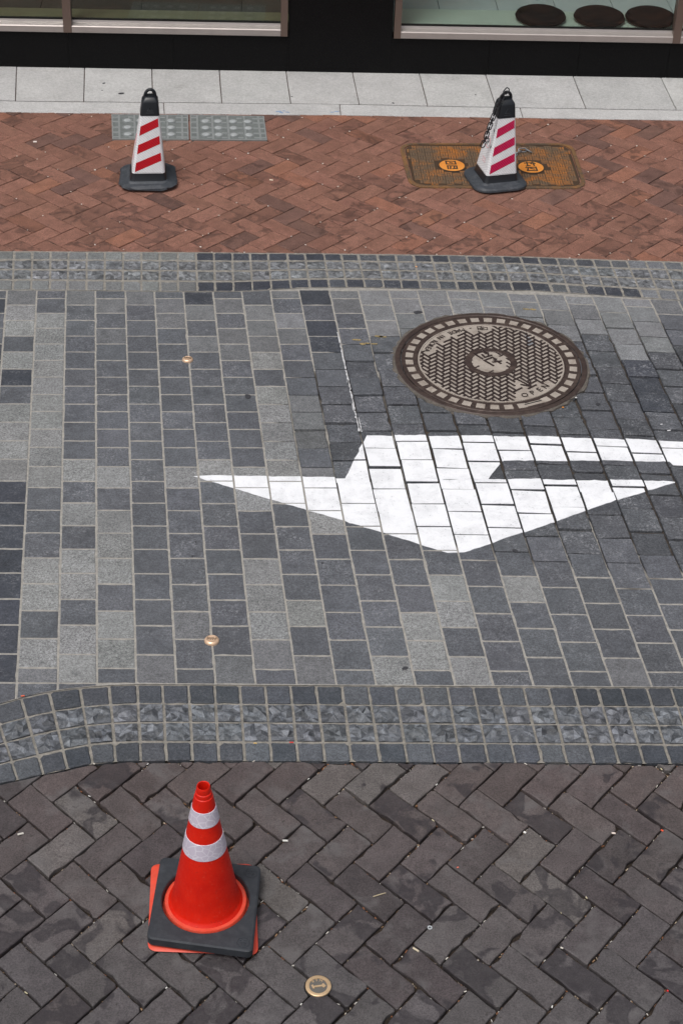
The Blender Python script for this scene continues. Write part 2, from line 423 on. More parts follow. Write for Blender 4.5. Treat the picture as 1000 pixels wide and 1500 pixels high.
M_LITTER = NT('litter'); M_LITTER = M_LITTER.done(M_LITTER.attr('col').outputs['Color'], 0.8, 0.3)
M_GUM = mat_plain('dark_gum', rgb(56, 56, 60), 0.7)
M_BLUE = mat_plain('blue_chalk', rgb(134, 152, 178), 0.8, var=0.3, scale=90)
M_DRIP = mat_plain('thin_grey_paint', rgb(196, 196, 198), 0.8, var=0.2, scale=60, dust=rgb(120, 120, 122), dustamt=0.7)
M_YELLOW = mat_plain('yellow_paint_trace', rgb(146, 128, 88), 0.8, var=0.4, scale=120)

# ------------------------------------------------------------------ boundaries of the strips, as the photo shows them
KERB_BACK = [(-300, 97), (0, 100), (500, 106), (850, 115), (1000, 117.5), (1300, 124)]
KERB_MID = [(-300, 144.5), (0, 147.5), (250, 150), (500, 152.3), (725, 157), (1000, 161.3), (1300, 167)]
KERB_FRONT = [(-300, 161), (0, 164), (250, 166.7), (500, 168.6), (740, 172.3), (1000, 176), (1300, 181)]
UB_TOP = [(-300, 367), (0, 367.5), (250, 368.7), (500, 371), (750, 374.5), (875, 379.5), (1000, 383), (1300, 394)]
UB_BOT = [(-300, 425), (0, 424.5), (100, 425), (270, 427), (350, 427), (450, 421.5), (524, 421), (653, 424), (782, 426), (866, 431.5), (950, 437), (1000, 440), (1300, 455)]
LB_TOP = [(-300, 1150), (-100, 1066), (0, 1030), (15, 1026), (50, 1016), (95, 1009), (138, 1004.5), (162, 1003), (200, 1001.5), (435, 1003), (667, 1004.5), (955, 1006), (1300, 1007)]
LB_BOT = [(-300, 1250), (-100, 1178), (0, 1148), (27, 1142.6), (64, 1134.6), (100, 1126.6), (136, 1118.6), (170, 1116), (208, 1114.6), (300, 1114.5), (500, 1116), (750, 1117.5), (1000, 1119), (1300, 1121)]
def strip_mesh(name, top, bot, z, mat, n=64, x0=-700, x1=1700, kind='structure', rows=1):
    mb = MB(); v = []; f = []
    for i in range(n + 1):
        x = x0 + (x1 - x0) * i / n
        ty = interp(top, x) if not callable(top) else top(x)
        by = interp(bot, x) if not callable(bot) else bot(x)
        for r in range(rows + 1):
            p = P(x, ty + (by - ty) * r / rows, 0.0 if callable(z) else z)
            if callable(z): p.z = z(p.x, p.y)
            v.append(p)
    m = rows + 1
    for i in range(n):
        for r in range(rows): f.append((i * m + r, i * m + r + 1, (i + 1) * m + r + 1, (i + 1) * m + r))
    mb.add(v, f)
    o = mb.build(name, mat)
    return tag(o, kind=kind)

# the ground under everything, out to the horizon
tag(MB().add([(-150, -60, -0.06), (150, -60, -0.06), (150, 240, -0.06), (-150, 240, -0.06)], [(0, 1, 2, 3)]).build('ground', M_GROUND), kind='structure')
def bed_z(x, y):
    # firm pointing almost flush; washed out round the manhole and the arrow's branch
    r = math.hypot((x - 1.12) / 1.22, (y - 6.38) / 0.86)
    t = min(1, max(0, (1.16 - r) / 0.06))
    return -0.0020 - 0.014 * t
road = strip_mesh('road', UB_BOT, LB_TOP, bed_z, M_BEDR, n=120, rows=60)
band_far = strip_mesh('cobble_band_far', UB_TOP, UB_BOT, -0.0030, M_BEDC)
band_near = strip_mesh('cobble_band_near', LB_TOP, LB_BOT, -0.0062, M_BEDC)
pave_near = strip_mesh('pavement_near', LB_BOT, lambda x: 1900, -0.017, M_BEDB)
pave_far = strip_mesh('pavement_far', KERB_FRONT, UB_TOP, -0.007, M_BEDD)
kerb = strip_mesh('kerb', KERB_BACK, KERB_FRONT, -0.008, M_BEDD)

# ------------------------------------------------------------------ laid pieces: setts, cobbles, bricks, slabs
def outline(poly, seg, jit, chip):
    """subdivided, slightly uneven outline with knocked-off corners"""
    poly = dedupe(ccw(poly)); n = len(poly); out = []
    for i in range(n):
        a, b, c = poly[i - 1], poly[i], poly[(i + 1) % n]
        la = math.hypot(a[0] - b[0], a[1] - b[1]); lc = math.hypot(c[0] - b[0], c[1] - b[1])
        k = min(random.uniform(*chip) * (2.4 if random.random() < 0.10 else 1), la * 0.3, lc * 0.3)
        p0 = (b[0] + (a[0] - b[0]) / la * k, b[1] + (a[1] - b[1]) / la * k)
        p1 = (b[0] + (c[0] - b[0]) / lc * k, b[1] + (c[1] - b[1]) / lc * k)
        out += [p0, p1]
        m = max(1, int(round(lc / seg)))
        nx, ny = (c[1] - b[1]) / lc, -(c[0] - b[0]) / lc
        for q in range(1, m):
            t = q / m; d = random.uniform(-jit, jit * 0.3)
            if random.random() < 0.06: d -= jit * 2
            out.append((b[0] + (c[0] - b[0]) * t + nx * d, b[1] + (c[1] - b[1]) * t + ny * d))
    return out
def lay(poly, gap, seg, jit, chip, cham, depth, dz, tilt):
    """verts, faces of one laid piece plus its top plane"""
    q = inset(ccw(poly), gap)
    if len(q) < 3 or area2(q) < 2.5e-4: return None
    out = outline(q, seg, jit, chip)
    if len(out) < 3: return None
    cx = sum(p[0] for p in out) / len(out); cy = sum(p[1] for p in out) / len(out)
    tx, ty = random.uniform(-tilt, tilt), random.uniform(-tilt, tilt); z0 = random.uniform(-dz, dz * 0.5)
    zf = lambda x, y: z0 + tx * (x - cx) + ty * (y - cy)
    n = len(out); v = []
    for k in range(3):
        for (x, y) in out:
            L = math.hypot(cx - x, cy - y) + 1e-9
            if k == 0: v.append((x + (cx - x) / L * cham * 1.2, y + (cy - y) / L * cham * 1.2, zf(x, y)))
            elif k == 1: v.append((x, y, zf(x, y) - cham * random.uniform(0.7, 1.3)))
            else: v.append((x, y, -depth))
    f = [tuple(range(n))]
    for k in range(2):
        for i in range(n):
            j = (i + 1) % n
            f.append((k * n + j, k * n + i, (k + 1) * n + i, (k + 1) * n + j))
    return v, f, zf, q
def rough_top(poly, gap, depth, amp, n=4):
    """split-face cobble: a facetted, uneven top"""
    q = inset(ccw(poly), gap)
    if len(q) != 4: return None
    a, b, c, d = q; v = []; f = []
    for j in range(n + 1):
        for i in range(n + 1):
            u, w = i / n, j / n
            e = (i in (0, n)) or (j in (0, n))
            ju, jw = (0, 0) if e else (random.uniform(-.35, .35) / n, random.uniform(-.35, .35) / n)
            if e and not (i in (0, n) and j in (0, n)): ju, jw = (random.uniform(-.2, .2) / n if j in (0, n) else 0, random.uniform(-.2, .2) / n if i in (0, n) else 0)
            u += ju; w += jw
            x = (a[0] * (1 - u) + b[0] * u) * (1 - w) + (d[0] * (1 - u) + c[0] * u) * w
            y = (a[1] * (1 - u) + b[1] * u) * (1 - w) + (d[1] * (1 - u) + c[1] * u) * w
            z = random.uniform(-.0035, .0015) if e else random.uniform(-amp * 0.45, amp)
            v.append((x, y, z))
    m = n + 1
    for j in range(n):
        for i in range(n):
            q4 = (j * m + i, j * m + i + 1, (j + 1) * m + i + 1, (j + 1) * m + i)
            if random.random() < 0.5: f += [(q4[0], q4[1], q4[2]), (q4[0], q4[2], q4[3])]
            else: f += [(q4[0], q4[1], q4[3]), (q4[1], q4[2], q4[3])]
    ring = [i for i in range(m)] + [j * m + n for j in range(1, m)] + [n * m + i for i in range(n - 1, -1, -1)] + [j * m for j in range(n - 1, 0, -1)]
    k = len(v)
    for i in ring: v.append((v[i][0], v[i][1], -depth))
    for i in range(len(ring)):
        j = (i + 1) % len(ring)
        f.append((ring[i], k + i, k + j, ring[j]))
    # uneven sheen of the split face, put into the colour as random facet tones
    v2, f2, tone = [], [], []; last = 1.0
    for t in f:
        if random.random() < .62: last = random.choice([.55, .72, .85, .95, 1.0, 1.1, 1.3, 1.6])
        f2.append(tuple(range(len(v2), len(v2) + len(t)))); v2 += [v[i] for i in t]; tone += [last] * len(t)
    return v2, f2, tone
class Field:
    """the pieces laid into one strip: the 300 that show largest become parts, the rest one part of kind stuff"""
    def __init__(s, parent, name, rest, mat): s.parent, s.name, s.rest, s.mat, s.items = parent, name, rest, mat, []
    def add(s, v, f, col, prm, hidden=False, mat=None):
        px = [proj(p) for p in v[:24]]
        cx = sum(p[0] for p in px) / len(px); cy = sum(p[1] for p in px) / len(px)
        w = max(p[0] for p in px) - min(p[0] for p in px); h = max(p[1] for p in px) - min(p[1] for p in px)
        vis = (-0.35 * w < cx < 1000 + 0.35 * w) and (-0.35 * h < cy < 1500 + 0.35 * h) and not hidden
        s.items.append((w * h if vis else 0, v, f, col, prm, mat or s.mat))
    def build(s):
        s.items.sort(key=lambda q: -q[0])
        one = [q for q in s.items if q[0] > 0][:300]; rest = s.items[len(one):]
        for _, v, f, c, p, m in one: MB().add(v, f, c, p).build(s.name, m, s.parent, attrs=True)
        for m in dict.fromkeys(q[5] for q in rest):
            mb = MB()
            for _, v, f, c, p, m2 in rest:
                if m2 is m: mb.add(v, f, c, p)
            tag(mb.build(s.rest, m, s.parent, attrs=True), kind='stuff')
def vary(c, a): k = 1 + random.uniform(-a, a); return tuple(x * k * (1 + random.uniform(-a, a) * 0.12) for x in c)

TONE = {'K': (rgb(62, 65, 72), .34, .35), 'D': (rgb(87, 89, 94), .34, .45), 'M': (rgb(105, 106, 108), .34, .35), 'm': (rgb(117, 118, 120), .3, .25), 'L': (rgb(126, 127, 127), .46, .12)}
LTOP = [10.7, 54.5, 97, 140, 183.7, 226, 268.7, 311.7, 353.7, 395.7, 437.5, 482, 523.7, 568.7, 610, 653, 698.7, 742.5, 782.5, 825, 866, 908.7, 950, 992.5]
LBOT = [-33, 25, 85, 142.5, 200, 258.7, 316, 375, 435, 493, 551, 609, 667, 723, 782, 840, 897.5, 955]
def lx(i, y):
    """x of column line i at height y in the photo"""
    a = LTOP[i] if 0 <= i < 24 else 10.7 + 42.7 * i
    b = LBOT[i] if 0 <= i < 18 else -33 + 58.15 * i
    return a + (b - a) * (y - 425.0) / 578.0
EVEN = [425, 447, 469.5, 492.5, 515.7, 540.7, 565.7, 592, 618.7, 646, 673, 705, 737, 770, 804.5, 840, 878, 916, 958.7, 1001, 1043, 1088, 1135]
ODD = [426, 437.5, 459, 481, 504, 528, 552.5, 578, 603, 628.7, 655.5, 683.7, 714.5, 747.5, 781, 817.5, 855.5, 895, 935.7, 979, 1001, 1043, 1088, 1135]
SEQ = {0: 'MLLDLKDLLLLKKKKKKKK', 1: 'DDLLLLLLLLLLDDDLLDLM', 2: 'MDDDDDDDDDLDLDLLDLL', 3: 'DMDMDDDDDDDLDLLLDLLD', 4: 'MDDDDDDDDDDDDDDDDDM', 5: 'DMMDDDDDDDDLDDDDDMDD',
       6: 'KMDMDDDDDDLDDDDDDDM', 7: 'DMDMMDDDDDDLLDDLLLMD', 8: 'DmMMLDLLLLLLDDDDLDM', 9: 'MDmMDDDMMMDMLLDDDDDD', 10: 'KDKKDDDDDDDDDDDDDDL', 11: 'MMDDDDDDDDDDDDDDDLLD',
       12: 'mmmDDDDDDDDDDDDLLDL', 13: 'mmMMDDDDDDDDDDDDDDDD', 14: 'mMmDDDDDDDDDDDDLDDD', 15: 'mmmDDDDDDDDDDDDDDDDD', 16: 'mmMDDDDDDDDDDDDDDDM', 17: 'mmmmDDDDDDDDDDDDDDDD', 18: 'mMmDDDDDDDDDDDDDDDD',
       19: 'mMmDDDDDDDDDDDDDDDDD', 20: 'mmmmKKKDDDDDDDDDDDD', 21: 'mmmmDDDDDDDDDDDDDDDD', 22: 'MDDDKDDDDDDDDDDDDDD', 23: 'DDDDDDDDDDDDDDDDDDDD'}
MH = P(718.6, 532); MH_R = 0.437
setts = Field(road, 'sett', 'sett_beyond', M_SETT)
tops = []
for c in range(-7, 32):
    ys = EVEN if c % 2 == 0 else ODD
    for k in range(len(ys) - 1):
        xm = (lx(c, ys[k]) + lx(c + 1, ys[k])) / 2
        def yy(x, y):
            t = (y - 425.0) / 576.0
            yt = 424.5 + max(0.0, x - 650.0) * 0.043; yb = 1001.0 + (x - 200.0) * 0.0065
            v = yt + (yb - yt) * t
            return max(interp(UB_BOT, x), v) if k == 0 else v
        q = []
        for (i, y) in ((c, ys[k]), (c + 1, ys[k]), (c + 1, ys[k + 1]), (c, ys[k + 1])):
            x = lx(i, y); q.append((x, yy(x, y)))
        # cut where the near cobble band begins
        xa, xb = min(p[0] for p in q), max(p[0] for p in q)
        la, lb = interp(LB_TOP, xa), interp(LB_TOP, xb)
        ga, gb = G(xa, la), G(xb, lb)
        g = ccw([G(*p) for p in q])
        n = (-(gb[1] - ga[1]), gb[0] - ga[0])
        g = clip_half(g, ga, n)
        if len(g) < 3: continue
        cx = sum(p[0] for p in g) / len(g); cy = sum(p[1] for p in g) / len(g)
        dm = math.hypot(cx - MH.x, cy - MH.y)
        if dm < MH_R - 0.13: continue
        s = SEQ.get(c); ch = s[k] if s and k < len(s) else ('K' if c < 0 and random.random() < .5 else random.choice('DDDM'))
        col, sp, du = TONE[ch]
        lr = math.hypot((cx - 1.12) / 1.22, (cy - 6.38) / 0.86) + random.uniform(-.06, .06)
        loose = lr < 1.0
        if loose and ch in 'DM': dk = random.uniform(.66, .95); col = tuple(a * dk for a in col)
        if loose:
            ang = random.gauss(0, .012); jx, jy = random.gauss(0, .0012), random.gauss(0, .0016)
            g = [(cx + (x - cx) * math.cos(ang) - (y - cy) * math.sin(ang) + jx, cy + (x - cx) * math.sin(ang) + (y - cy) * math.cos(ang) + jy) for x, y in g]
        r = lay(g, random.uniform(.0026, .0050) if loose else random.uniform(.0031, .0042), 0.035, 0.0022 if loose else 0.0012, (0.001, 0.007 if loose else 0.0035), 0.0034 if loose else 0.0018, 0.035, 0.005 if loose else 0.0007, 0.026 if loose else 0.003)
        if not r: continue
        v, f, zf, qi = r
        prm = (random.random(), sp * random.uniform(.8, 1.2) * (1.25 if loose else 1), (du * random.uniform(0.1, 1.6) if not loose else random.uniform(.3, 1.1)), 1)
        setts.add(v, f, vary(col, .09), prm, dm < MH_R - 0.06)
        tops.append((qi, zf))
setts.build()

# cobble bands: two smooth rows outside, two split-face rows inside
LB_J = [(-290, -220), (-250, -182), (-210, -148), (-170, -113), (-130, -78), (-90, -43), (-50, -8), (-10, 27), (31, 64), (72, 100), (117, 136), (160, 170), (201, 206.6), (238, 244), (276, 282.5), (314, 321), (351, 359), (388, 398), (425, 436.6), (462.5, 476.5), (501, 514.6), (539, 557), (578, 597), (616, 637), (655, 674.6), (692, 716), (729, 755), (766, 794), (802.5, 831), (839, 870), (874, 907), (910, 943), (946, 982), (982, 1020)] + [(982 + 36.6 * i, 1020 + 38.5 * i) for i in range(1, 9)]
UB_J = [(-5.5 - 26.6 * i, -8.5 - 27 * i) for i in range(9, -1, -1)] + [(21, 18.7), (48, 46), (74.5, 73), (101, 99), (127.5, 127), (154, 153), (180.5, 180), (207.5, 207.5), (234, 234), (260.5, 261), (287, 289), (313, 315.5), (340, 342.5), (366, 370), (392.5, 398), (420, 426), (446, 454), (474, 482.5), (499, 508), (524, 535), (552, 562.5), (579, 589), (604.5, 616), (631, 644), (655.5, 671), (682, 697.5), (707, 725), (734, 752), (761, 780), (787.5, 809), (814, 834), (840, 860), (867.5, 887.5), (892, 914), (917, 941), (944, 967.5), (970, 994), (997, 1021)] + [(997 + 26.5 * i, 1021 + 26.8 * i) for i in range(1, 10)]
def band(parent, J, top, bot, fr, tone, name, rest, amp, rg):
    fld = Field(parent, name, rest, M_COB)
    for a, b in zip(J, J[1:]):
        T0, T1 = P(a[0], interp(top, a[0])), P(b[0], interp(top, b[0])); B0, B1 = P(a[1], interp(bot, a[1])), P(b[1], interp(bot, b[1]))
        for r in range(4):
            l = lambda A, B, t: ((A.x + (B.x - A.x) * t), (A.y + (B.y - A.y) * t))
            f0, f1 = fr[r] + rg, fr[r + 1] - rg
            g = [l(T0, B0, f0), l(T1, B1, f0), l(T1, B1, f1), l(T0, B0, f1)]
            col, du = tone(r, (a[0] + b[0]) / 2)
            prm = (random.random(), 0, du, 1)
            gap = random.uniform(0.0035, 0.0055)
            if r in (1, 2): q = rough_top(g, gap + .0008, 0.03, amp)
            else:
                q = lay(g, gap, 0.03, 0.0016, (0.002, 0.007), 0.003, 0.03, 0.002, 0.01)
            if not q: continue
            col = vary(col, .12)
            if r in (1, 2): col = [tuple(a * k for a in col) for k in q[2]]
            fld.add(q[0], q[1], col, prm if r in (1, 2) else (prm[0], .36, prm[2] * 1.5, 1), mat=M_COB if r in (1, 2) else M_SETT)
    fld.build()
def tone_far(r, x):
    if r in (1, 2): return rgb(104, 106, 109), random.uniform(.3, .8)
    if x < 287: return rgb(112, 114, 114), .15
    if x < 505 and r == 0 or x < 470: return rgb(58, 61, 69), .2
    if x < 905: return random.choice([rgb(58, 61, 68), rgb(70, 73, 79), rgb(84, 86, 90)]), .3
    return rgb(104, 106, 110), .5
def tone_near(r, x):
    if r in (1, 2): return rgb(92, 95, 100), random.uniform(.05, .4) + (0.2 if x > 700 else 0)
    return random.choice([rgb(64, 68, 74), rgb(72, 75, 81), rgb(82, 85, 90)]), .15
band(band_far, UB_J, UB_TOP, UB_BOT, (0, .225, .48, .74, 1), tone_far, 'cobble', 'cobble_beyond', .007, .011)
band(band_near, LB_J, LB_TOP, LB_BOT, (0, .26, .505, .75, 1), tone_near, 'cobble', 'cobble_beyond', .014, .002)

# herringbone bricks
def herring(parent, O, T1, T2, js, rs, top, bot, mat, tonef, gap, jit, chip, cham, dz, tilt, name='brick', depth=0.04):
    fld = Field(parent, name, 'brick_beyond', mat)
    u = ((T2[0] / 2 + T1[0]) / 2, (T2[1] / 2 + T1[1]) / 2); v = ((T2[0] / 2 - T1[0]) / 2, (T2[1] / 2 - T1[1]) / 2)
    A = lambda o, a, b: (o[0] + u[0] * a + v[0] * b, o[1] + u[1] * a + v[1] * b)
    edges = []
    for r in rs:
        for j in js:
            o = (O[0] + T1[0] * j + T2[0] * r, O[1] + T1[1] * j + T2[1] * r)
            for (a0, a1, b0, b1) in ((0, 2, 0, 1), (2, 3, 0, 2)):
                g = [A(o, a0, b0), A(o, a1, b0), A(o, a1, b1), A(o, a0, b1)]
                g = ccw(g)
                cx = sum(p[0] for p in g) / 4; cy = sum(p[1] for p in g) / 4
                px, py = proj((cx, cy, 0))
                for edge, sgn in ((top, -1), (bot, 1)):
                    if edge is None: continue
                    xa, xb = px - 30, px + 30
                    ga, gb = G(xa, interp(edge, xa)), G(xb, interp(edge, xb))
                    n = (-(gb[1] - ga[1]) * -sgn, (gb[0] - ga[0]) * -sgn)
                    n = (-n[0], -n[1]) if sgn < 0 else n
                    # top edge: keep what lies nearer; bottom edge: keep what lies farther
                    n = ((gb[1] - ga[1]), -(gb[0] - ga[0])) if sgn < 0 else (-(gb[1] - ga[1]), gb[0] - ga[0])
                    g = clip_half(g, ga, n)
                    if len(g) < 3: break
                if len(g) < 3 or py > 1790: continue
                r_ = lay(g, gap * random.uniform(.7, 1.5), 0.035, jit, chip, cham, depth, dz, tilt)
                if not r_: continue
                col, prm = tonef(px, py)
                fld.add(r_[0], r_[1], col, prm)
                edges.append(g)
    fld.build()
    return edges
def tone_brown(px, py):
    t = min(1, max(0, (py - 1130) / 300))
    warm, cool = rgb(80, 71, 70), rgb(76, 72, 73)
    c = tuple(a + (b - a) * t for a, b in zip(warm, cool))
    if random.random() < .16: c = rgb(66, 60, 61)
    elif random.random() < .10: c = rgb(90, 85, 83)
    st = random.uniform(.30, .62) if random.random() < 0.30 + .55 * t else random.uniform(0, .3)
    return vary(c, .12), (random.random(), st * 1.6, random.uniform(.05, .6), 1)
def tone_red(px, py):
    t = min(1, max(0, (py - 220) / 130))
    c = rgb(127, 90, 77)
    x = random.random()
    if x < .08: c = rgb(104, 77, 69)
    elif x < .20: c = rgb(134, 92, 75)
    st = random.uniform(.65, 1.15) if random.random() < .16 + .40 * t + (0.12 if px > 500 else 0) else random.uniform(.1, .6)
    return vary(c, .09), (random.random(), st, random.uniform(0, .3), 1)
e_near = herring(pave_near, (-0.90226, 4.05237), (0.147211, 0.006268), (-0.038134, 0.324089), range(-6, 20), range(-4, 2), LB_BOT, None, M_BRN, tone_brown, 0.0022, 0.0034, (0.001, 0.007), 0.0026, 0.005, 0.026)
e_far = herring(pave_far, (-1.62285, 8.06893), (0.142379, 0.006759), (-0.038533, 0.274420), range(-9, 34), range(-3, 6), KERB_FRONT, UB_TOP, M_RED, tone_red, 0.0016, 0.0012, (0.001, 0.005), 0.0022, 0.002, 0.010)

# pale granite slabs and kerb stones along the shop front
fld = Field(kerb, 'slab', 'slab_beyond', M_SLAB)
SJ = [(-271, -280), (-172, -179), (-74, -78), (25, 23), (124.5, 123), (222.5, 224), (321, 325), (418, 426), (515, 526), (612.5, 626), (709.5, 726), (837.5, 857.5), (966, 990), (1094, 1122), (1222, 1254)]
for a, b in zip(SJ, SJ[1:]):
    g = [G(a[0], interp(KERB_BACK, a[0]) - 6), G(b[0], interp(KERB_BACK, b[0]) - 6), G(b[1], interp(KERB_MID, b[1]) - .7), G(a[1], interp(KERB_MID, a[1]) - .7)]
    r = lay(g, .0022, .12, .0006, (.001, .002), .002, .03, .0005, .001)
    fld.add(r[0], r[1], vary(rgb(182, 181, 180), .04), (random.random(), 0, 0, 1))
KJ = [(-280, -284), (-20, -22), (240, 241), (497.5, 499), (761, 766), (1030, 1040), (1280, 1295)]
for a, b in zip(KJ, KJ[1:]):
    xs = [a[0] + (b[0] - a[0]) * t for t in (0, .5, 1)]; xf = [a[1] + (b[1] - a[1]) * t for t in (1, .5, 0)]
    g = [G(x, interp(KERB_MID, x) + .5) for x in xs] + [G(x, interp(KERB_FRONT, x)) for x in xf]
    r = lay(g, .0020, .12, .0006, (.001, .002), .003, .03, .0005, .001)
    fld.add(r[0], r[1], vary(rgb(186, 185, 184), .03), (random.random(), 0, 0, 1))
fld.build()

# ------------------------------------------------------------------ the white arrow painted on the setts
PARTS = [[(505, 700), (537, 637), (725, 638), (737, 674), (727, 685), (715, 701.5)],
         [(725, 638), (880, 642), (1150, 652), (1150, 690), (985, 681), (980, 676), (930, 675), (737, 674)],
         [(284, 698), (310, 696.5), (505, 699.5), (715, 702), (994, 704), (907, 731), (820, 762), (680, 809), (655, 810), (550, 777), (400, 732.5)]]
mb = MB()
def ragged(pg):
    out = []
    for a, b in zip(pg, pg[1:] + pg[:1]):
        L = math.hypot(b[0] - a[0], b[1] - a[1]); m = max(1, int(L / .022)); nx, ny = -(b[1] - a[1]) / L, (b[0] - a[0]) / L
        for k in range(m):
            d = random.gauss(0, .0016) if k else 0; out.append((a[0] + (b[0] - a[0]) * k / m + nx * d, a[1] + (b[1] - a[1]) * k / m + ny * d))
    return out
for pi_, part in enumerate(PARTS):
    pg = ragged(ccw([G(*p) for p in part])); dz_ = .0014 + .0002 * pi_
    for qi, zf in tops:
        ccx = sum(p[0] for p in qi) / len(qi); ccy = sum(p[1] for p in qi) / len(qi)
        soft = math.hypot((ccx - 1.12) / 1.22, (ccy - 6.38) / 0.86) < .95
        qq = inset(outline(qi, .03, .0014, (.001, .004)), 0) if False else inset(qi, random.uniform(.0008, .0018) if soft else .0002)
        if len(qq) < 3: continue
        c = dedupe(clip_convex(pg, qq), .0008)
        if len(c) < 3 or abs(area2(c)) < 4e-5: continue
        c = ccw(c); n = len(c)
        mb.add([(x, y, zf(x, y) + dz_) for x, y in c] + [(x, y, zf(x, y) - .0006) for x, y in c], [tuple(range(n))] + [(i, n + i, n + (i + 1) % n, (i + 1) % n) for i in range(n)])
tag(mb.build('road_arrow', M_PAINT), 'white painted arrow with a side branch worn across the grey setts', 'road marking')

# ------------------------------------------------------------------ shop front
WA = P(500, 106); _w0, _w1 = P(0, 100.5), P(1000, 117.5)
EX = (_w1 - _w0).normalized(); EN = Vector((EX.y, -EX.x, 0)); EZ = Vector((0, 0, 1))
WM = Matrix(((EX.x, EN.x, 0, WA.x), (EX.y, EN.y, 0, WA.y), (0, 0, 1, 0), (0, 0, 0, 1)))     # s along the wall, n towards the street, z up
def WP(px, py, off=0.0):
    d = ray(px, py); q = WA + EN * off
    t = (q - CAM).dot(EN) / d.dot(EN); p = CAM + d * t - WA
    return p.dot(EX), p.z
def WF(px, py, z):
    """(s, n) of the inside floor point at height z seen at (px, py)"""
    p = P(px, py, z) - WA
    return p.dot(EX), p.dot(EN)
shop = tag(empty('shop_building', WM), 'shop front with black stone plinth and metal framed display windows', 'building')
def wbox(name, s0, s1, n0, n1, z0, z1, mat, parent=shop):
    return MB().box(s0, s1, n0, n1, z0, z1).build(name, mat, parent)
ZF = 0.223                                     # top of the plinth, foot of the window frame
HB = 3.0
def S(px, py, off=0.0): return WP(px, py, off)[0]
sL, sR = -3.6, 3.6
pjs = [sL, -2.75] + [S(x, 75) for x in (101, 254.5, 422, 573.5, 716, 848, 980)] + [2.6, sR]
for a, b in zip(pjs, pjs[1:]):
    top = HB if abs(a - S(422, 75)) < 1e-6 else ZF - 0.004
    wbox('plinth_panel' if top < 1 else 'pier', a + 0.0012, b - 0.0012, -0.22 if top < 1 else -0.3, 0.0, -0.03, top, M_BLACKSTONE)
wbox('plinth_core', sL, sR, -0.218, -0.006, -0.03, ZF - 0.008, M_GASKET)
wl1, wr0 = S(421, 50), S(576.5, 50)            # right end of the left window, left end of the right window
mull_l = (S(94, 48), S(106, 48)); mull_r = (S(985.5, 48), S(996.5, 48))
def rail(a, b):
    prof = [(-0.05, ZF), (0.012, ZF), (0.014, ZF + .004), (0.014, ZF + .036), (0.010, ZF + .041), (-0.022, ZF + .052), (-0.026, ZF + .062), (-0.05, ZF + .062)]
    return MB().loft([[(a, n, z) for n, z in prof], [(b, n, z) for n, z in prof]]).build('window_rail', M_STEELF, shop, smooth=25)
def post(a, b, mat=M_BRONZE): return wbox('mullion', a, b, -0.06, 0.016, ZF + .0005, 2.55, mat)
jl = 0.040
spans = []
rail(sL, mull_l[0] - .001); rail(mull_l[1] + .001, wl1 - jl - .001); post(*mull_l); post(wl1 - jl, wl1)
rail(wr0 + jl + .001, mull_r[0] - .001); rail(mull_r[1] + .001, sR); post(wr0, wr0 + jl); post(*mull_r)
for a, b in ((sL, mull_l[0]), (mull_l[1], wl1 - jl), (wr0 + jl, mull_r[0]), (mull_r[1], sR)):
    wbox('gasket', a + .001, b - .001, -0.048, -0.031, ZF + .0625, ZF + .070, M_GASKET)
    wbox('glass_pane', a + .001, b - .001, -0.044, -0.036, ZF + .0705, 2.53, M_GLASS)
    wbox('head_rail', a + .001, b - .001, -0.06, 0.012, 2.532, 2.60, M_STEELF)
wbox('wall', sL, S(422, 75) - .002, -0.3, -0.002, 2.602, HB, M_BLACKSTONE); wbox('wall', S(573.5, 75) + .002, sR, -0.3, -0.002, 2.602, HB, M_BLACKSTONE)
wbox('ceiling', sL, sR, -3.2, -0.302, 2.75, 2.85, M_WALLIN)
wbox('back_wall', sL, sR, -3.3, -3.202, 0, 2.85, M_WALLIN)
wbox('side_wall', sL - .1, sL, -3.3, -0.1, 0, 2.85, M_WALLIN); wbox('side_wall', sR, sR + .1, -3.3, -0.1, 0, 2.85, M_WALLIN)
smid = S(500, 50); wbox('partition', smid - .1, smid + .1, -3.2, -0.302, 0, 2.748, M_WALLIN)
zb = ZF + 0.045
nb_r = WF(800, 16.5, zb)[1]; nb_l = WF(200, 14.5, zb)[1]
wbox('display_board', sL, smid - .12, nb_l, -0.052, zb - .03, zb, M_SILL_O)
wbox('display_board', smid + .12, sR, nb_r, -0.052, zb - .03, zb, M_SILL_G)
zt = zb - 0.012
def floor_tiles(s0, s1, n0, mat, w):
    s = s0
    while s < s1 - .01:
        e = min(s + w, s1); n = n0 - .002
        for k in range(4):
            wbox('floor_tile', s + .002, e - .002, n - w + .004, n, zt - .02, zt, mat); n -= w
        s = e
floor_tiles(sL, smid - .12, nb_l, M_TILE_D, 0.6); floor_tiles(smid + .12 - .23, sR, nb_r, M_TILE_G, 0.36)
wbox('floor_base', sL, sR, -3.2, -0.25, 0, zt - .021, M_GASKET)
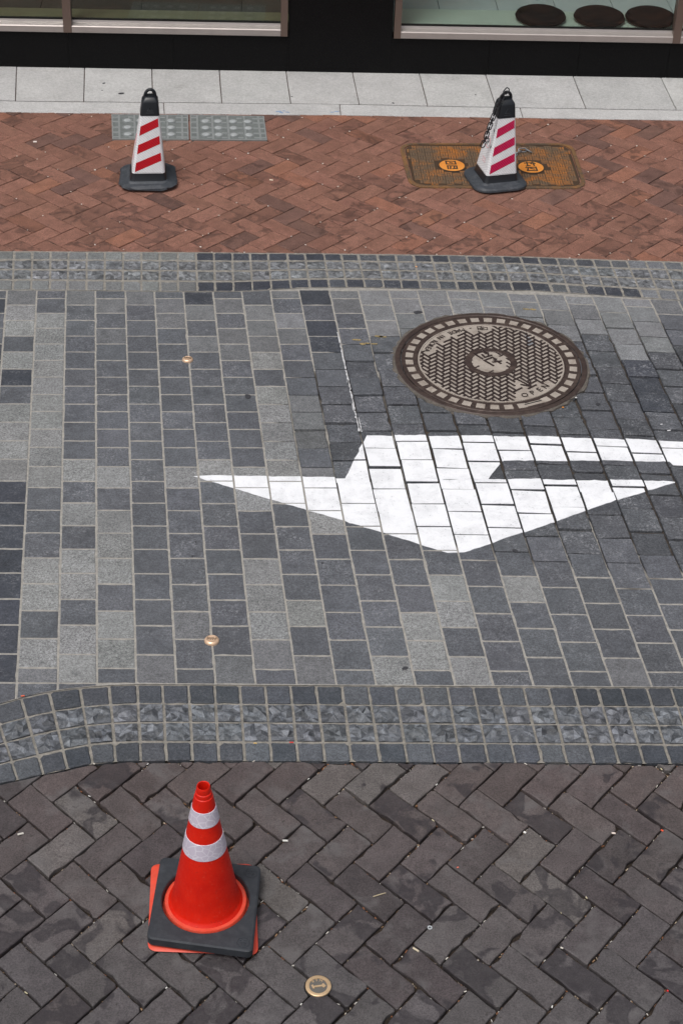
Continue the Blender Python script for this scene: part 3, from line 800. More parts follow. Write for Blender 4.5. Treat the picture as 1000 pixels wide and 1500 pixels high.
for nm, px, py, rr, lab in (('floor_cushion', 793, 27, .150, 'flat black round cushion farthest left behind the right shop window'), ('floor_cushion', 877.5, 24.5, .152, 'flat black round cushion, middle of the three behind the right shop window'), ('floor_cushion', 952, 24, .150, 'flat black round cushion behind the window mullion, farthest right of three')):
    s_, n_ = WF(px, py, zb + .03); c = WM @ Vector((s_, min(n_, -.058 - rr), 0))
    prof = [(0.0, .0), (rr * .75, .001), (rr * .93, .008), (rr, .024), (rr * .97, .040), (rr * .82, .052), (rr * .5, .058), (0.0, .056)]
    o = MB().lathe(prof, 40).build(nm, M_CUSH, smooth=60); o.location = (c.x, c.y, zb); tag(o, lab, 'cushion', 'black cushions in the shop window')
    MB().tube([(rr * 1.003 * math.cos(a * math.pi / 18), rr * 1.003 * math.sin(a * math.pi / 18), .024) for a in range(36)], .003, 6, True).build('piping', M_CUSH, o, smooth=True)

# ------------------------------------------------------------------ text without font files
def text_mesh(ch, size):
    cu = bpy.data.curves.new('t', 'FONT'); cu.body = ch; cu.size = size; cu.align_x = 'CENTER'; cu.resolution_u = 2; cu.extrude = 0.0006
    o = bpy.data.objects.new('t', cu); COL.objects.link(o)
    bpy.context.view_layer.update()
    me = bpy.data.meshes.new_from_object(o.evaluated_get(bpy.context.evaluated_depsgraph_get()))
    v = [tuple(q.co) for q in me.vertices]; f = [tuple(p.vertices) for p in me.polygons]
    bpy.data.objects.remove(o); bpy.data.curves.remove(cu); bpy.data.meshes.remove(me)
    return v, f

# ------------------------------------------------------------------ round manhole cover
mh = tag(empty('manhole_cover', Matrix.Translation((MH.x, MH.y, 0))), 'large round brown iron manhole cover with woven tread and pale rim squares', 'manhole cover')
def mhl(px, py): p = P(px, py, .006); return (p.x - MH.x, p.y - MH.y)
R0 = MH_R
prof = [(R0, -.03), (R0, .003), (R0 - .004, .007), (R0 - .022, .008), (R0 - .026, .004), (R0 - .026, -.02)]
MB().lathe(prof, 96).build('frame', M_IRON, mh, smooth=30)
RI = 0.333
MB().lathe([(R0 - .030, -.02), (R0 - .030, .004), (R0 - .033, .006), (RI + .004, .006), (RI, .002), (0.0, .002)], 96).build('cover', M_IRON, mh, smooth=30)
MB().lathe([(RI - .001, .0022), (RI - .001, .0030), (0.0, .0030)], 96).build('dust_layer', M_DUST, mh)
MB().lathe([(RI - .002, .002), (RI - .002, .0058), (RI - .0075, .0062), (RI - .009, .0024)], 96).build('inner_ring', M_DUST, mh)
NP = 38
for i in range(NP):
    if i in (31,): continue
    a = 2 * math.pi * (i + .5) / NP; da = math.pi / NP * .62
    q = [((r * math.cos(a + d)), (r * math.sin(a + d))) for r, d in ((RI + .022, -da * 1.02), (RI + .022, da * 1.02), (RI + .056, da), (RI + .056, -da))]
    MB().prism(q, .004, .0072).build('rim_pad', M_DUST, mh)
ky = 2 * math.pi * 31.5 / NP
MB().strokes([[((RI + .040) * math.cos(ky - .14), (RI + .040) * math.sin(ky - .14)), ((RI + .040) * math.cos(ky + .12), (RI + .040) * math.sin(ky + .12))]], .026, .004, .0068).build('key_slot', M_DUST, mh)
MB().strokes([[((RI + .034) * math.cos(ky - .12), (RI + .034) * math.sin(ky - .12)), ((RI + .034) * math.cos(ky + .10), (RI + .034) * math.sin(ky + .10))]], .006, .0069, .0075).build('key_hole', M_GASKET, mh)
# text band along the rim, letters with their feet outwards
def on_rim(chars, px0, px1, size, rbase):
    a0 = math.atan2(*reversed(mhl(*px0))); a1 = math.atan2(*reversed(mhl(*px1)))
    if a1 < a0: a1 += 2 * math.pi
    n = len(chars)
    for i, ch in enumerate(chars):
        if ch == ' ': continue
        a = a0 + (a1 - a0) * (i / (n - 1) if n > 1 else .5)
        v, f = text_mesh(ch, size)
        if not v: continue
        b = a + math.pi / 2
        cx, cy = rbase * math.cos(a), rbase * math.sin(a)
        MB().add([(cx + x * math.cos(b) - y * math.sin(b), cy + x * math.sin(b) + y * math.cos(b), .0062 + z) for x, y, z in v], f).build('letter', M_IRONBAR, mh)
on_rim('대현 - MADE IN KOREA', (707, 469.5), (604, 509), .037, RI - .021)
on_rim('OPEN', (767, 577.5), (798, 565.5), .043, RI - .022)
def zz(x0, y0, s, lines): return [[mhl(x0 + a / s, y0 + b / s) for a, b in ln] for ln in lines]
MB().strokes(zz(720, 530, 6.667, [[(240, 165), (375, 235)], [(375, 190), (378, 238), (285, 220)]]), .0065, .003, .0068).build('arrow_mark', M_IRONBAR, mh)
RC = 0.118
MB().lathe([(RC, .002), (RC, .0068), (RC - .004, .0074), (RC - .026, .0074), (RC - .030, .0045), (0.0, .0045)], 64).build('centre_ring', M_IRON, mh, smooth=30)
MB().lathe([(RC - .030, .0046), (RC - .032, .0052), (0.0, .0052)], 64).build('centre_disc', M_DUST, mh)
MB().strokes(zz(670, 495, 11.11, [[(465, 240), (415, 208), (275, 262), (400, 340)], [(400, 275), (440, 318), (545, 285)], [(485, 245), (500, 285)], [(620, 345), (560, 318), (432, 368), (575, 450)], [(575, 395), (700, 378)], [(590, 360), (625, 375), (600, 390)], [(645, 382), (695, 415)]]), .009, .004, .0078).build('emblem', M_IRONBAR, mh)
# woven tread: herringbone of short raised bars
bars = MB(); DISC = [((RI - .0095) * math.cos(2 * math.pi * k / 64), (RI - .0095) * math.sin(2 * math.pi * k / 64)) for k in range(64)]
wu = Vector((0.047, -0.051, 0)).normalized(); wv = Vector((wu.y * -1, wu.x, 0))
if wv.y < 0: wv = -wv
wd = 0.0225
n = 30
text_arc0 = math.atan2(*reversed(mhl(716, 470))); text_arc1 = math.atan2(*reversed(mhl(604, 512)))
op0 = math.atan2(*reversed(mhl(758, 580))); op1 = math.atan2(*reversed(mhl(806, 562)))
for i in range(-n, n):
    for j in range(-n, n):
        o = wu * (-wd * i + 2 * wd * j) + wv * (wd * i + 2 * wd * j)
        for (a0, a1, b0, b1) in ((-.20, 2.20, .29, .71), (2.29, 2.71, -.20, 2.20)):
            q = [o + wu * (wd * a) + wv * (wd * b) for a, b in ((a0, b0), (a1, b0), (a1, b1), (a0, b1))]
            rs = [p.length for p in q]
            if min(rs) > RI - .012 or max(rs) < RC - .01: continue
            c = sum(q, Vector()) / 4; an = math.atan2(c.y, c.x)
            if c.length > RI - .062 and (text_arc0 - .05 < an < text_arc1 + .05 or op0 - .05 < an < op1 + .05): continue
            if (c - Vector(mhl(766, 563) + (0,))).length < .035: continue
            pl = dedupe(clip_convex(ccw([(p.x, p.y) for p in q]), DISC), .0006)
            if len(pl) < 3 or area2(pl) < 2e-5: continue
            pi = inset(pl, .0008)
            bars.loft([[(x, y, .0028) for x, y in pl], [(x, y, .0054) for x, y in pl], [(x, y, .0062) for x, y in (pi if len(pi) == len(pl) else pl)]], False, True)
tag(bars.build('tread_bars', M_IRONBAR, mh), kind='stuff')
mb = MB(); rg = []
for k, (r0, z) in enumerate(((R0 - .004, .0045), (R0 + .006, .0030), (R0 + .014, -.012))):
    rg.append([((r0 + (0 if k == 0 else random.uniform(-.012, .014) * (1 if k == 1 else .8))) * math.cos(2 * math.pi * i / 90), (r0 + (0 if k == 0 else random.uniform(-.01, .014))) * math.sin(2 * math.pi * i / 90), z) for i in range(90)])
mb.loft(rg, False, False).build('mortar_collar', M_MORTAR, mh)

# ------------------------------------------------------------------ rusty rectangular hatch
def rounded(quad, r, seg=6):
    """rounded polygon from four 2-D corners"""
    out = []
    q = ccw(quad)
    for i in range(4):
        a, b, c = Vector(q[i - 1]), Vector(q[i]), Vector(q[(i + 1) % 4])
        p0 = b + (a - b).normalized() * r; p1 = b + (c - b).normalized() * r
        for k in range(seg + 1):
            t = k / seg
            out.append(tuple(p0 * (1 - t) ** 2 + b * 2 * t * (1 - t) + p1 * t ** 2))
    return out
HQ = [G(583, 210.5), G(838, 211), G(860, 277.5), G(600, 275.5)]
HQ = ccw(HQ)
hc = (sum(p[0] for p in HQ) / 4, sum(p[1] for p in HQ) / 4)
hatch = tag(empty('utility_hatch', Matrix.Translation((hc[0], hc[1], 0))), 'rusty rounded rectangular utility hatch with two orange discs in red paving', 'hatch')
HQ = [(p[0] - hc[0], p[1] - hc[1]) for p in HQ]
def scaled(d): return inset(HQ, d)
ro, ri, rp = rounded(HQ, .10), rounded(scaled(.022), .085), rounded(scaled(.028), .08)
MB().loft([[(x, y, -.02) for x, y in ro], [(x, y, .005) for x, y in ro], [(x, y, .0065) for x, y in rounded(scaled(.004), .097)], [(x, y, .0065) for x, y in ri], [(x, y, -.01) for x, y in ri]], False, False).build('frame', M_RUST, hatch)
MB().prism(rp, -.02, .003).build('cover', M_RUSTDARK, hatch)
hx = Vector((HQ[1][0] - HQ[0][0], HQ[1][1] - HQ[0][1])).normalized() if abs(HQ[1][1] - HQ[0][1]) < abs(HQ[1][0] - HQ[0][0]) else Vector((HQ[2][0] - HQ[1][0], HQ[2][1] - HQ[1][1])).normalized()
hy = Vector((-hx.y, hx.x))
discs = [(661.5, 243.4), (777, 246)]
dl = [(G(*d)[0] - hc[0], G(*d)[1] - hc[1]) for d in discs]
tr = MB(); cell = .042
inn = scaled(.034)
def inside(poly, p): 
    return all((b[0] - a[0]) * (p[1] - a[1]) - (b[1] - a[1]) * (p[0] - a[0]) > 0 for a, b in zip(poly, poly[1:] + poly[:1]))
for i in range(-20, 21):
    for j in range(-12, 13):
        for k in range(3):
            t = (k - 1) * cell * .33; L = cell * .46
            c = hx * (cell * i) + hy * (cell * j)
            if (i + j) % 2 == 0: q = [c + hx * sx * L + hy * (t + sy * cell * .115) for sx, sy in ((-1, -1), (1, -1), (1, 1), (-1, 1))]
            else: q = [c + hy * sx * L + hx * (t + sy * cell * .115) for sx, sy in ((-1, -1), (1, -1), (1, 1), (-1, 1))]
            pts = [(p.x, p.y) for p in q]
            if not all(inside(inset(HQ, .032), p) for p in pts): continue
            mq = (sum(p[0] for p in pts) / 4, sum(p[1] for p in pts) / 4)
            if any(math.hypot(mq[0] - d[0], mq[1] - d[1]) < .092 for d in dl): continue
            rc = rounded(scaled(.031), .08)
            if not all(inside(rc, p) for p in pts): continue
            tr.prism(pts, .002, .0062 + random.uniform(-.0004, .0004))
tag(tr.build('tread_bars', M_RUSTBAR, hatch), kind='stuff')
for d, x0, y0, lines in ((dl[0], 620, 225, [[(405, 158), (570, 160), (585, 212), (420, 212), (405, 158)], [(480, 185), (520, 190)], [(450, 298), (438, 243), (600, 246), (612, 296)], [(492, 250), (492, 298)], [(535, 298), (610, 294)], [(560, 250), (560, 290)]]),
                         (dl[1], 740, 220, [[(345, 256), (460, 250)], [(385, 242), (402, 308)], [(462, 268), (482, 242), (530, 262)], [(500, 262), (520, 300)], [(380, 312), (440, 302)], [(372, 340), (550, 330), (575, 394), (400, 392), (412, 350)], [(455, 352), (520, 366)]])):
    dd = MB().lathe([(.078, .002), (.078, .0068), (.072, .0072), (.070, .0050), (0, .0050)], 40, d).build('disc', M_RUSTDARK, hatch)
    MB().lathe([(.069, .0051), (.067, .0062), (0, .0062)], 40, d).build('rust_face', M_RUSTDISC, dd)
    MB().strokes([[(G(x0 + a / 12.5, y0 + b / 12.5)[0] - hc[0], G(x0 + a / 12.5, y0 + b / 12.5)[1] - hc[1]) for a, b in ln] for ln in lines], .009, .005, .0075).build('emblem', M_RUSTDARK, dd)

# ------------------------------------------------------------------ two steel button plates beside the kerb
for pts, lab in (([(163, 168.4), (276.3, 169.3), (277.2, 206), (164.3, 205.5)], 'grey steel plate with round buttons, half hidden behind a striped cone'),
                 ([(277.8, 169.3), (387, 171), (391.8, 207), (278.7, 206)], 'grey steel plate with twelve round buttons, right of its pair by the kerb')):
    q = [G(*p) for p in pts]; c = (sum(p[0] for p in q) / 4, sum(p[1] for p in q) / 4)
    q = [Vector((p[0] - c[0], p[1] - c[1])) for p in q]
    uv = lambda u, v: (q[0] * (1 - u) + q[1] * u) * (1 - v) + (q[3] * (1 - u) + q[2] * u) * v
    e = tag(empty('button_plate', Matrix.Translation((c[0], c[1], 0))), lab, 'metal plate', 'steel plates beside the kerb')
    MB().prism(inset(ccw([tuple(p) for p in q]), .002), -.02, .004).build('plate', M_PLATE, e)
    MB().strokes([[tuple(uv(.012, .02)), tuple(uv(.988, .02)), tuple(uv(.988, .98)), tuple(uv(.012, .98)), tuple(uv(.012, .02))]], .007, .003, .0066).build('edge_rim', M_PLATERIB, e)
    for u in (.10, .30, .505, .725, .915):
        MB().strokes([[tuple(uv(u, .05)), tuple(uv(u, .95))]], .011, .003, .0070).build('rib', M_PLATERIB, e)
    sm = MB()
    for u in (.055, .255, .45, .66, .87, .955):
        for v in (.12, .30, .52, .72, .90): sm.strokes([[tuple(uv(u - .018, v)), tuple(uv(u + .018, v))]], .016, .003, .0062)
    tag(sm.build('grip_lugs', M_PLATERIB, e), kind='stuff')
    for u in (.205, .372, .57, .765):
        for v in (.25, .52, .79):
            d = uv(u, v)
            b = MB().lathe([(.027, .003), (.027, .0072), (.022, .0076), (.021, .0052), (0, .0052)], 24, tuple(d)).build('button', M_PLATERIB, e, smooth=30)
            MB().lathe([(.0195, .005), (.0185, .0082), (.010, .0098), (0, .0102)], 20, tuple(d)).build('stud', M_LENS, b, smooth=50)

# ------------------------------------------------------------------ striped square cones
def sq(h, cut, z, n=3):
    """square ring of half width h with rounded corners"""
    out = []
    for i in range(4):
        a = math.pi / 2 * i + math.pi / 4
        cx, cy = (h - cut) * (1 if math.cos(a) > 0 else -1), (h - cut) * (1 if math.sin(a) > 0 else -1)
        for k in range(n + 1):
            b = a - math.pi / 4 + math.pi / 2 * k / n
            out.append((cx + cut * math.cos(b), cy + cut * math.sin(b), z))
    return out
def face_pt(u, z, hz, off=0.0):
    """front face (towards -y): u in -1..1 across, at height z"""
    h = hz(z); return (u * h, -h - off, z)
HZ = lambda z: .0855 + (.0475 - .0855) * (z - .08) / (.395 - .08)
def striped_cone(base_px, top_px, yaw, stripe, label, torn, prints):
    b = P(*base_px)
    d = ray(*top_px); t = (b.y + .0) / d.y; tp = CAM + d * t         # the top lies in the upright plane through the base
    ax = tp - b; lean = ax.x / ax.z
    M = Matrix.Translation(b) @ Matrix(((1, 0, lean, 0), (0, 1, 0, 0), (0, 0, 1, 0), (0, 0, 0, 1))) @ Matrix.Rotation(yaw, 4, 'Z')
    e = tag(empty('striped_cone', Matrix.Translation(b)), label, 'traffic cone', 'striped cones on the red pavement')
    ML = Matrix(((1, 0, lean, 0), (0, 1, 0, 0), (0, 0, 1, 0), (0, 0, 0, 1))) @ Matrix.Rotation(yaw, 4, 'Z')
    def bl(mb, name, mat, parent=e, smooth=40): return mb.build(name, mat, parent, smooth=smooth, M=ML)
    # base: cut-corner slab, edges bent and torn on the older one
    rings = []
    for h, cut, z in ((.122, .060, .001), (.140, .076, .006), (.150, .080, .011), (.148, .078, .020), (.138, .072, .028), (.112, .042, .032), (.100, .024, .040)):
        r = sq(h, cut, z, 5)
        if h > .13: r = [(x + random.uniform(-torn, torn), y + random.uniform(-torn, torn), z + (random.uniform(-.2, 1) * torn if z > .005 else 0)) for x, y, z in r]
        rings.append(r)
    bl(MB().loft(rings), 'base', M_RUBBER, smooth=28)
    bl(MB().loft([sq(.098, .022, .036), sq(.092, .020, .05), sq(.0855, .018, .086)]), 'collar', M_BLACKPL)
    bl(MB().loft([sq(.0868, .017, .080), sq(.0860, .017, .083), sq(.0480, .012, .392), sq(.0470, .012, .395)]), 'sleeve', M_SLEEVE)
    bl(MB().loft([sq(.0500, .012, .386), sq(.0490, .012, .392), sq(.0420, .012, .452), sq(.0400, .012, .459), sq(.028, .010, .476), sq(.024, .01, .478)]), 'head', M_BLACKPL)
    hp = [(.0265 * math.cos(a), 0, .474 + .036 * math.sin(a)) for a in [math.pi * k / 14 for k in range(15)]]
    bl(MB().tube([(.028, 0, .460)] + hp + [(-.028, 0, .460)], .0080, 10), 'handle', M_BLACKPL)
    tri = lambda u, z: face_pt(u, z, lambda q: .0500 + (.0420 - .0500) * (q - .386) / .066, .0012)
    tb = MB()
    for ln in ([(-.3, .412), (0, .436), (.3, .412), (-.3, .412)], [(-.42, .402), (.42, .402)]):
        tb.tube([tri(u, z) for u, z in ln], .0012, 6)
    bl(tb, 'embossed_mark', M_BLACKPL if False else M_RUBBER)
    for z in (.117, .213, .311):
        w = .047; up = .054 - (z - .118) * .06
        q = [face_pt(-.84, z - w * .5 - .006, HZ, .0012), face_pt(.84, z - w * .5 + up, HZ, .0012), face_pt(.84, z + w * .5 + up - .004, HZ, .0012), face_pt(-.84, z + w * .5 - .004, HZ, .0012)]
        q2 = [(x, y + .003, z_) for x, y, z_ in q]
        st = MB(); st.add(q + q2, [(0, 1, 2, 3), (0, 4, 5, 1), (1, 5, 6, 2), (2, 6, 7, 3), (3, 7, 4, 0)])
        bl(st, 'stripe', stripe, smooth=False)
    # print on the left face
    Rz = Matrix.Rotation(-math.pi / 2, 4, 'Z')
    def side(u, z): 
        x, y, z = face_pt(u, z, HZ, .0009); v = Rz @ Vector((x, y, z)); return tuple(v)
    pk = MB(); pk.tube([side(.42 * math.cos(k * math.pi / 12), .235 + .030 * math.sin(k * math.pi / 12)) for k in range(24)], .0010, 6, True)
    for z in (.148, .128): pk.tube([side(-.3, z), side(.3, z)], .0008, 5)
    for u in (-.2, .05, .25): pk.tube([side(u, .148), side(u, .128)], .0007, 5)
    bl(pk, 'pink_print', M_PINK)
    if prints:
        ik = MB(); ik.tube([side(-.12, .215), side(-.12, .255), side(.12, .255), side(.16, .245), side(.12, .236), side(-.1, .236)], .0022, 6)
        ik.tube([side(.66, .226), side(.72, .236), side(.70, .22)], .003, 6); ik.tube([side(.55, .32), side(.75, .31)], .0022, 6)
        bl(ik, 'black_print', M_INK)
    return e, b, ML
striped_cone((217, 263.5), (220.3, 129.8), math.radians(7), M_STRIPE_R, 'striped cone with bright red bands standing beside the steel plates', .0062, False)
coneR, cRb, cRM = striped_cone((724, 265.5), (743, 127.5), math.radians(17), M_STRIPE_P, 'leaning striped cone with faded crimson bands and a chain on its handle', .0012, True)

# chains: stadium links, every second one turned
def link_mesh(L, w, r):
    pts = []
    for k in range(9): a = -math.pi / 2 + math.pi * k / 8; pts.append(((L / 2 - w / 2) + w / 2 * math.cos(a), w / 2 * math.sin(a), 0))
    for k in range(9): a = math.pi / 2 + math.pi * k / 8; pts.append((-(L / 2 - w / 2) + w / 2 * math.cos(a), w / 2 * math.sin(a), 0))
    return MB().tube(pts, r, 7, True)
def chain(name, path, n, L, w, r, mat, label, roll0=0.0):
    path = [Vector(p) for p in path]
    seg = [(b - a).length for a, b in zip(path, path[1:])]; tot = sum(seg)
    def at(d):
        for a, b, l in zip(path, path[1:], seg):
            if d <= l: return a + (b - a) * (d / l), (b - a).normalized()
            d -= l
        return path[-1], (path[-1] - path[-2]).normalized()
    e = tag(empty(name, Matrix.Translation(path[-1])), label, 'chain')
    for i in range(n):
        p, t = at(tot * (i + .5) / n)
        side = t.cross(CAM - p).normalized(); up = side.cross(t)
        R = Matrix((t, side, up)).transposed().to_4x4() @ Matrix.Rotation(roll0 + (math.radians(8) if i % 2 == 0 else math.radians(76)), 4, 'X')
        M = Matrix.Translation(p - path[-1]) @ R
        link_mesh(L, w, r).build('chain_link', mat, e, smooth=True, M=M)
    return e
yc = cRb.y
cp_ = [PY(x, y, yy_) for x, y, yy_ in ((743, 131, yc), (737, 138, yc - .03), (731, 150, yc - .055), (725.5, 161, yc - .07), (721, 174, yc - .08), (715, 190, yc - .085), (710.5, 203, yc - .09), (706, 214, yc - .09))]
chain('hanging_chain', cp_, 13, .043, .021, .0030, M_CHAIN, 'black chain hanging from the handle of the leaning striped cone')
chain('loose_chain', [P(750, 228.5, .012), P(757, 223.5, .014), P(764, 219.8, .016), P(771, 219.3, .016), P(777, 223, .012)], 4, .046, .022, .0036, M_CHAIN2, 'short grey chain end lying on the rusty hatch', .3)

# ------------------------------------------------------------------ orange cone with a black ballast plate
OA = P(301.3, 1318, .03)
oc = tag(empty('orange_cone', Matrix.Translation((OA.x, OA.y, 0))), 'orange traffic cone with two silver bands on brown brick paving', 'traffic cone')
def ol(px, py, z): p = P(px, py, z); return (p.x - OA.x, p.y - OA.y)
tipx = P(298, 1151, .52); lean = Matrix(((1, 0, (tipx.x - OA.x) / .52, 0), (0, 1, (tipx.y - OA.y) / .52, 0), (0, 0, 1, 0), (0, 0, 0, 1)))
lean = Matrix(((1, 0, (tipx.x - OA.x) / .52 * .9, 0), (0, 1, (tipx.y - OA.y) / .52 * .9, 0), (0, 0, 1, 0), (0, 0, 0, 1)))
CZ0, CR0, CZ1, CR1 = .044, .104, .478, .0285
cr = lambda z: CR0 + (CR1 - CR0) * (z - CZ0) / (CZ1 - CZ0)
body = [(.116, .030), (.112, .034), (.107, .039), (CR0, CZ0)] + [(cr(z), z) for z in (.1, .2, .3, .4, .47)] + [(CR1, CZ1), (.0275, .482), (.0250, .4835), (.0248, .493), (.0236, .497), (.0212, .4985), (.0210, .512), (.0200, .519), (.0185, .522), (.0165, .520), (.0160, .50), (.0155, .46), (0.0, .455)]
MB().lathe(body, 64).build('cone_body', M_ORANGE, oc, smooth=40, M=lean)
for z0, z1 in ((.388, .441), (.270, .329)):
    MB().lathe([(cr(z0) + .0003, z0), (cr(z0) + .0014, z0 + .0008), (cr(z1) + .0014, z1 - .0008), (cr(z1) + .0003, z1)], 64).build('reflective_band', M_REFLEX, oc, smooth=40, M=lean)
fq = [ol(200 + 108 / 5, 1130 + 662 / 5, .016), ol(200 + 868 / 5, 1130 + 664 / 5, .016), ol(200 + 892 / 5, 1130 + 1338 / 5, .012), ol(200 + 82 / 5, 1130 + 1300 / 5, .016)]
fl = rounded(fq, .03, 6); fi = rounded(inset(ccw(fq), .008), .026, 6)
def warp(x, y): return .006 * math.sin(x * 19 + 1.1) * (1 if y < -.1 else .4) + .002 * math.sin(y * 24)
MB().loft([[(x * .93, y * .93, .001) for x, y in fl], [(x * .97, y * .97, .004) for x, y in fl], [(x, y, .009 + max(-.003, warp(x, y))) for x, y in fl], [(x, y, .014 + max(-.004, warp(x, y))) for x, y in fi], [(x * .8, y * .8, .016) for x, y in fi]]).build('flange', M_ORANGE2, oc, smooth=40)
MB().lathe([(.128, .012), (.128, .026), (.124, .031), (.112, .0322), (.100, .031)], 64).build('foot_ring', M_ORANGE2, oc, smooth=40)
# ballast plate lying over the flange
bq = [(180, 618), (913, 688), (848, 1322), (74, 1222)]
BZ = [.050, .050, .052, .048]
bc = [P(200 + a / 5, 1130 + b / 5, z) for (a, b), z in zip(bq, BZ)]
bm = sum(bc, Vector()) / 4
bal = tag(empty('ballast_plate', Matrix.Translation((bm.x, bm.y, 0))), 'square black rubber ballast plate with round hole around the orange cone', 'cone weight')
bl2 = [(p.x - bm.x, p.y - bm.y) for p in bc]
ou = rounded(bl2, .022, 8); oi = rounded(inset(ccw(bl2), .005), .020, 8)
hcx, hcy = ol(200 + 507 / 5, 1130 + 932 / 5, .05); hcx += OA.x - bm.x; hcy += OA.y - bm.y
NR = len(ou)
def ringpts(r, z):
    out = []
    for (x, y) in ou:
        a = math.atan2(y - hcy, x - hcx); out.append((hcx + r * math.cos(a), hcy + r * math.sin(a), z))
    return out
tz = lambda x, y: .050 + x * .004 - y * .006
def bal_ring(n_out):
    return None
# outline resampled finely by angle so that the hole is round
def at_angle(poly, a):
    d = (math.cos(a), math.sin(a)); best = None
    for p, q in zip(poly, poly[1:] + poly[:1]):
        ex, ey = q[0] - p[0], q[1] - p[1]; den = d[0] * ey - d[1] * ex
        if abs(den) < 1e-12: continue
        t = ((p[0] - hcx) * ey - (p[1] - hcy) * ex) / den; s_ = ((p[0] - hcx) * d[1] - (p[1] - hcy) * d[0]) / den
        if t > 0 and -1e-9 <= s_ <= 1 + 1e-9: best = t if best is None else max(best, t)
    return (hcx + d[0] * best, hcy + d[1] * best)
angs = [2 * math.pi * k / 160 for k in range(160)]
for (x, y) in ou: angs.append(math.atan2(y - hcy, x - hcx) % (2 * math.pi))
angs = sorted(set(round(a, 4) for a in angs))
O1 = [at_angle(ou, a) for a in angs]; O2 = [at_angle(oi, a) for a in angs]
hr = .1335
H = lambda r, dz: [(hcx + r * math.cos(a), hcy + r * math.sin(a), tz(hcx + r * math.cos(a), hcy + r * math.sin(a)) + dz) for a in angs]
rings = [H(hr - .002, -.030), [(x, y, tz(x, y) - .030) for x, y in O1], [(x, y, tz(x, y) - .004) for x, y in O1], [(x, y, tz(x, y)) for x, y in O2], H(hr + .003, 0), H(hr, -.003), H(hr - .002, -.030)]
MB().loft(rings, False, False).build('plate', M_BALLAST, bal, smooth=30)
for (ex_, ey_, rr) in ((840, 745, .0185), (782, 1255, .0185)):
    em = MB(); p = P(200 + ex_ / 5, 1130 + ey_ / 5, .05); cx, cy = p.x - bm.x, p.y - bm.y
    em.tube([(cx + rr * math.cos(k * math.pi / 14), cy + rr * math.sin(k * math.pi / 14), tz(cx, cy) + .0003) for k in range(28)], .0013, 6, True)
    for ln in ([(-.012, .006), (-.003, .010), (.004, .007), (.012, .009)], [(-.010, -.003), (0, .001), (.010, -.002)], [(-.006, -.011), (-.004, .0), ], [(.004, -.012), (.008, -.004), (.002, -.006)]):
        em.tube([(cx + a, cy + b, tz(cx, cy) + .0003) for a, b in ln], .0011, 5)
    em.build('embossed_emblem', M_BALLAST, bal, smooth=True)

# ------------------------------------------------------------------ brass studs and survey marker
for px, py, rr, lab in ((275, 527.5, .0245, 'small domed brass stud in the setts, the farther of two'), (310.3, 939, .0270, 'small domed brass stud in the setts, the nearer of two')):
    p = P(px, py)
    e = tag(empty('brass_stud', Matrix.Translation((p.x, p.y, 0))), lab, 'stud', 'brass studs in the road')
    MB().lathe([(rr, -.004), (rr, .004), (rr * .93, .008), (rr * .7, .011), (rr * .66, .0105), (0, .0108)], 36).build('dome', M_COPPER, e, smooth=50)
    mk = MB()
    for k in range(9):
        x = -.6 * rr + 1.2 * rr * k / 8; mk.strokes([[(x, -.1 * rr + random.uniform(-.15, .15) * rr), (x + .05 * rr, .25 * rr + random.uniform(-.1, .1) * rr)]], .0018, .010, .0116)
    tag(mk.build('stamped_marks', M_RUSTDARK, e), kind='stuff')
p = P(466, 1446)
e = tag(empty('survey_marker', Matrix.Translation((p.x, p.y, 0))), 'flat round brass marker with double-headed arrow set in brown bricks', 'marker')
MB().lathe([(.038, -.01), (.038, .0065), (.036, .0075), (.0275, .0075), (.0268, .0050), (0, .0050)], 48).build('rim', M_BRASS, e, smooth=30)
MB().lathe([(.0266, .004), (.0264, .0056), (0, .0056)], 40).build('centre', M_MARKC, e)
MB().lathe([(.042, -.01), (.042, .0022), (.0385, .0028), (.0381, .0)], 40).build('gap_ring', M_GASKET, e)
def ml(px, py): q = P(430 + px / 12.5, 1410 + py / 12.5, .006); return (q.x - p.x, q.y - p.y)
MB().strokes([[ml(360, 445), ml(550, 420)], [ml(345, 425), ml(365, 465)], [ml(540, 400), ml(565, 425), ml(548, 440)]], .0055, .005, .0075).build('arrow_mark', M_BRASS, e)
for ch, x, y, a in (('B', 360, 350, .35), ('S', 420, 328, .05), ('M', 490, 340, -.3)):
    v, f = text_mesh(ch, .013); q = ml(x, y + 12)
    MB().add([(q[0] + xx * math.cos(a) - yy * math.sin(a), q[1] + xx * math.sin(a) + yy * math.cos(a), .0060 + zz_) for xx, yy, zz_ in v], f).build('letter', M_BRASS, e)
p = P(629, 1360)
tag(MB().lathe([(.0075, .001), (.0075, .004), (.0035, .004), (.0035, .001)], 20).build('washer', M_LENS), 'tiny steel washer lying on the brown bricks', 'washer').location = (p.x, p.y, .001)

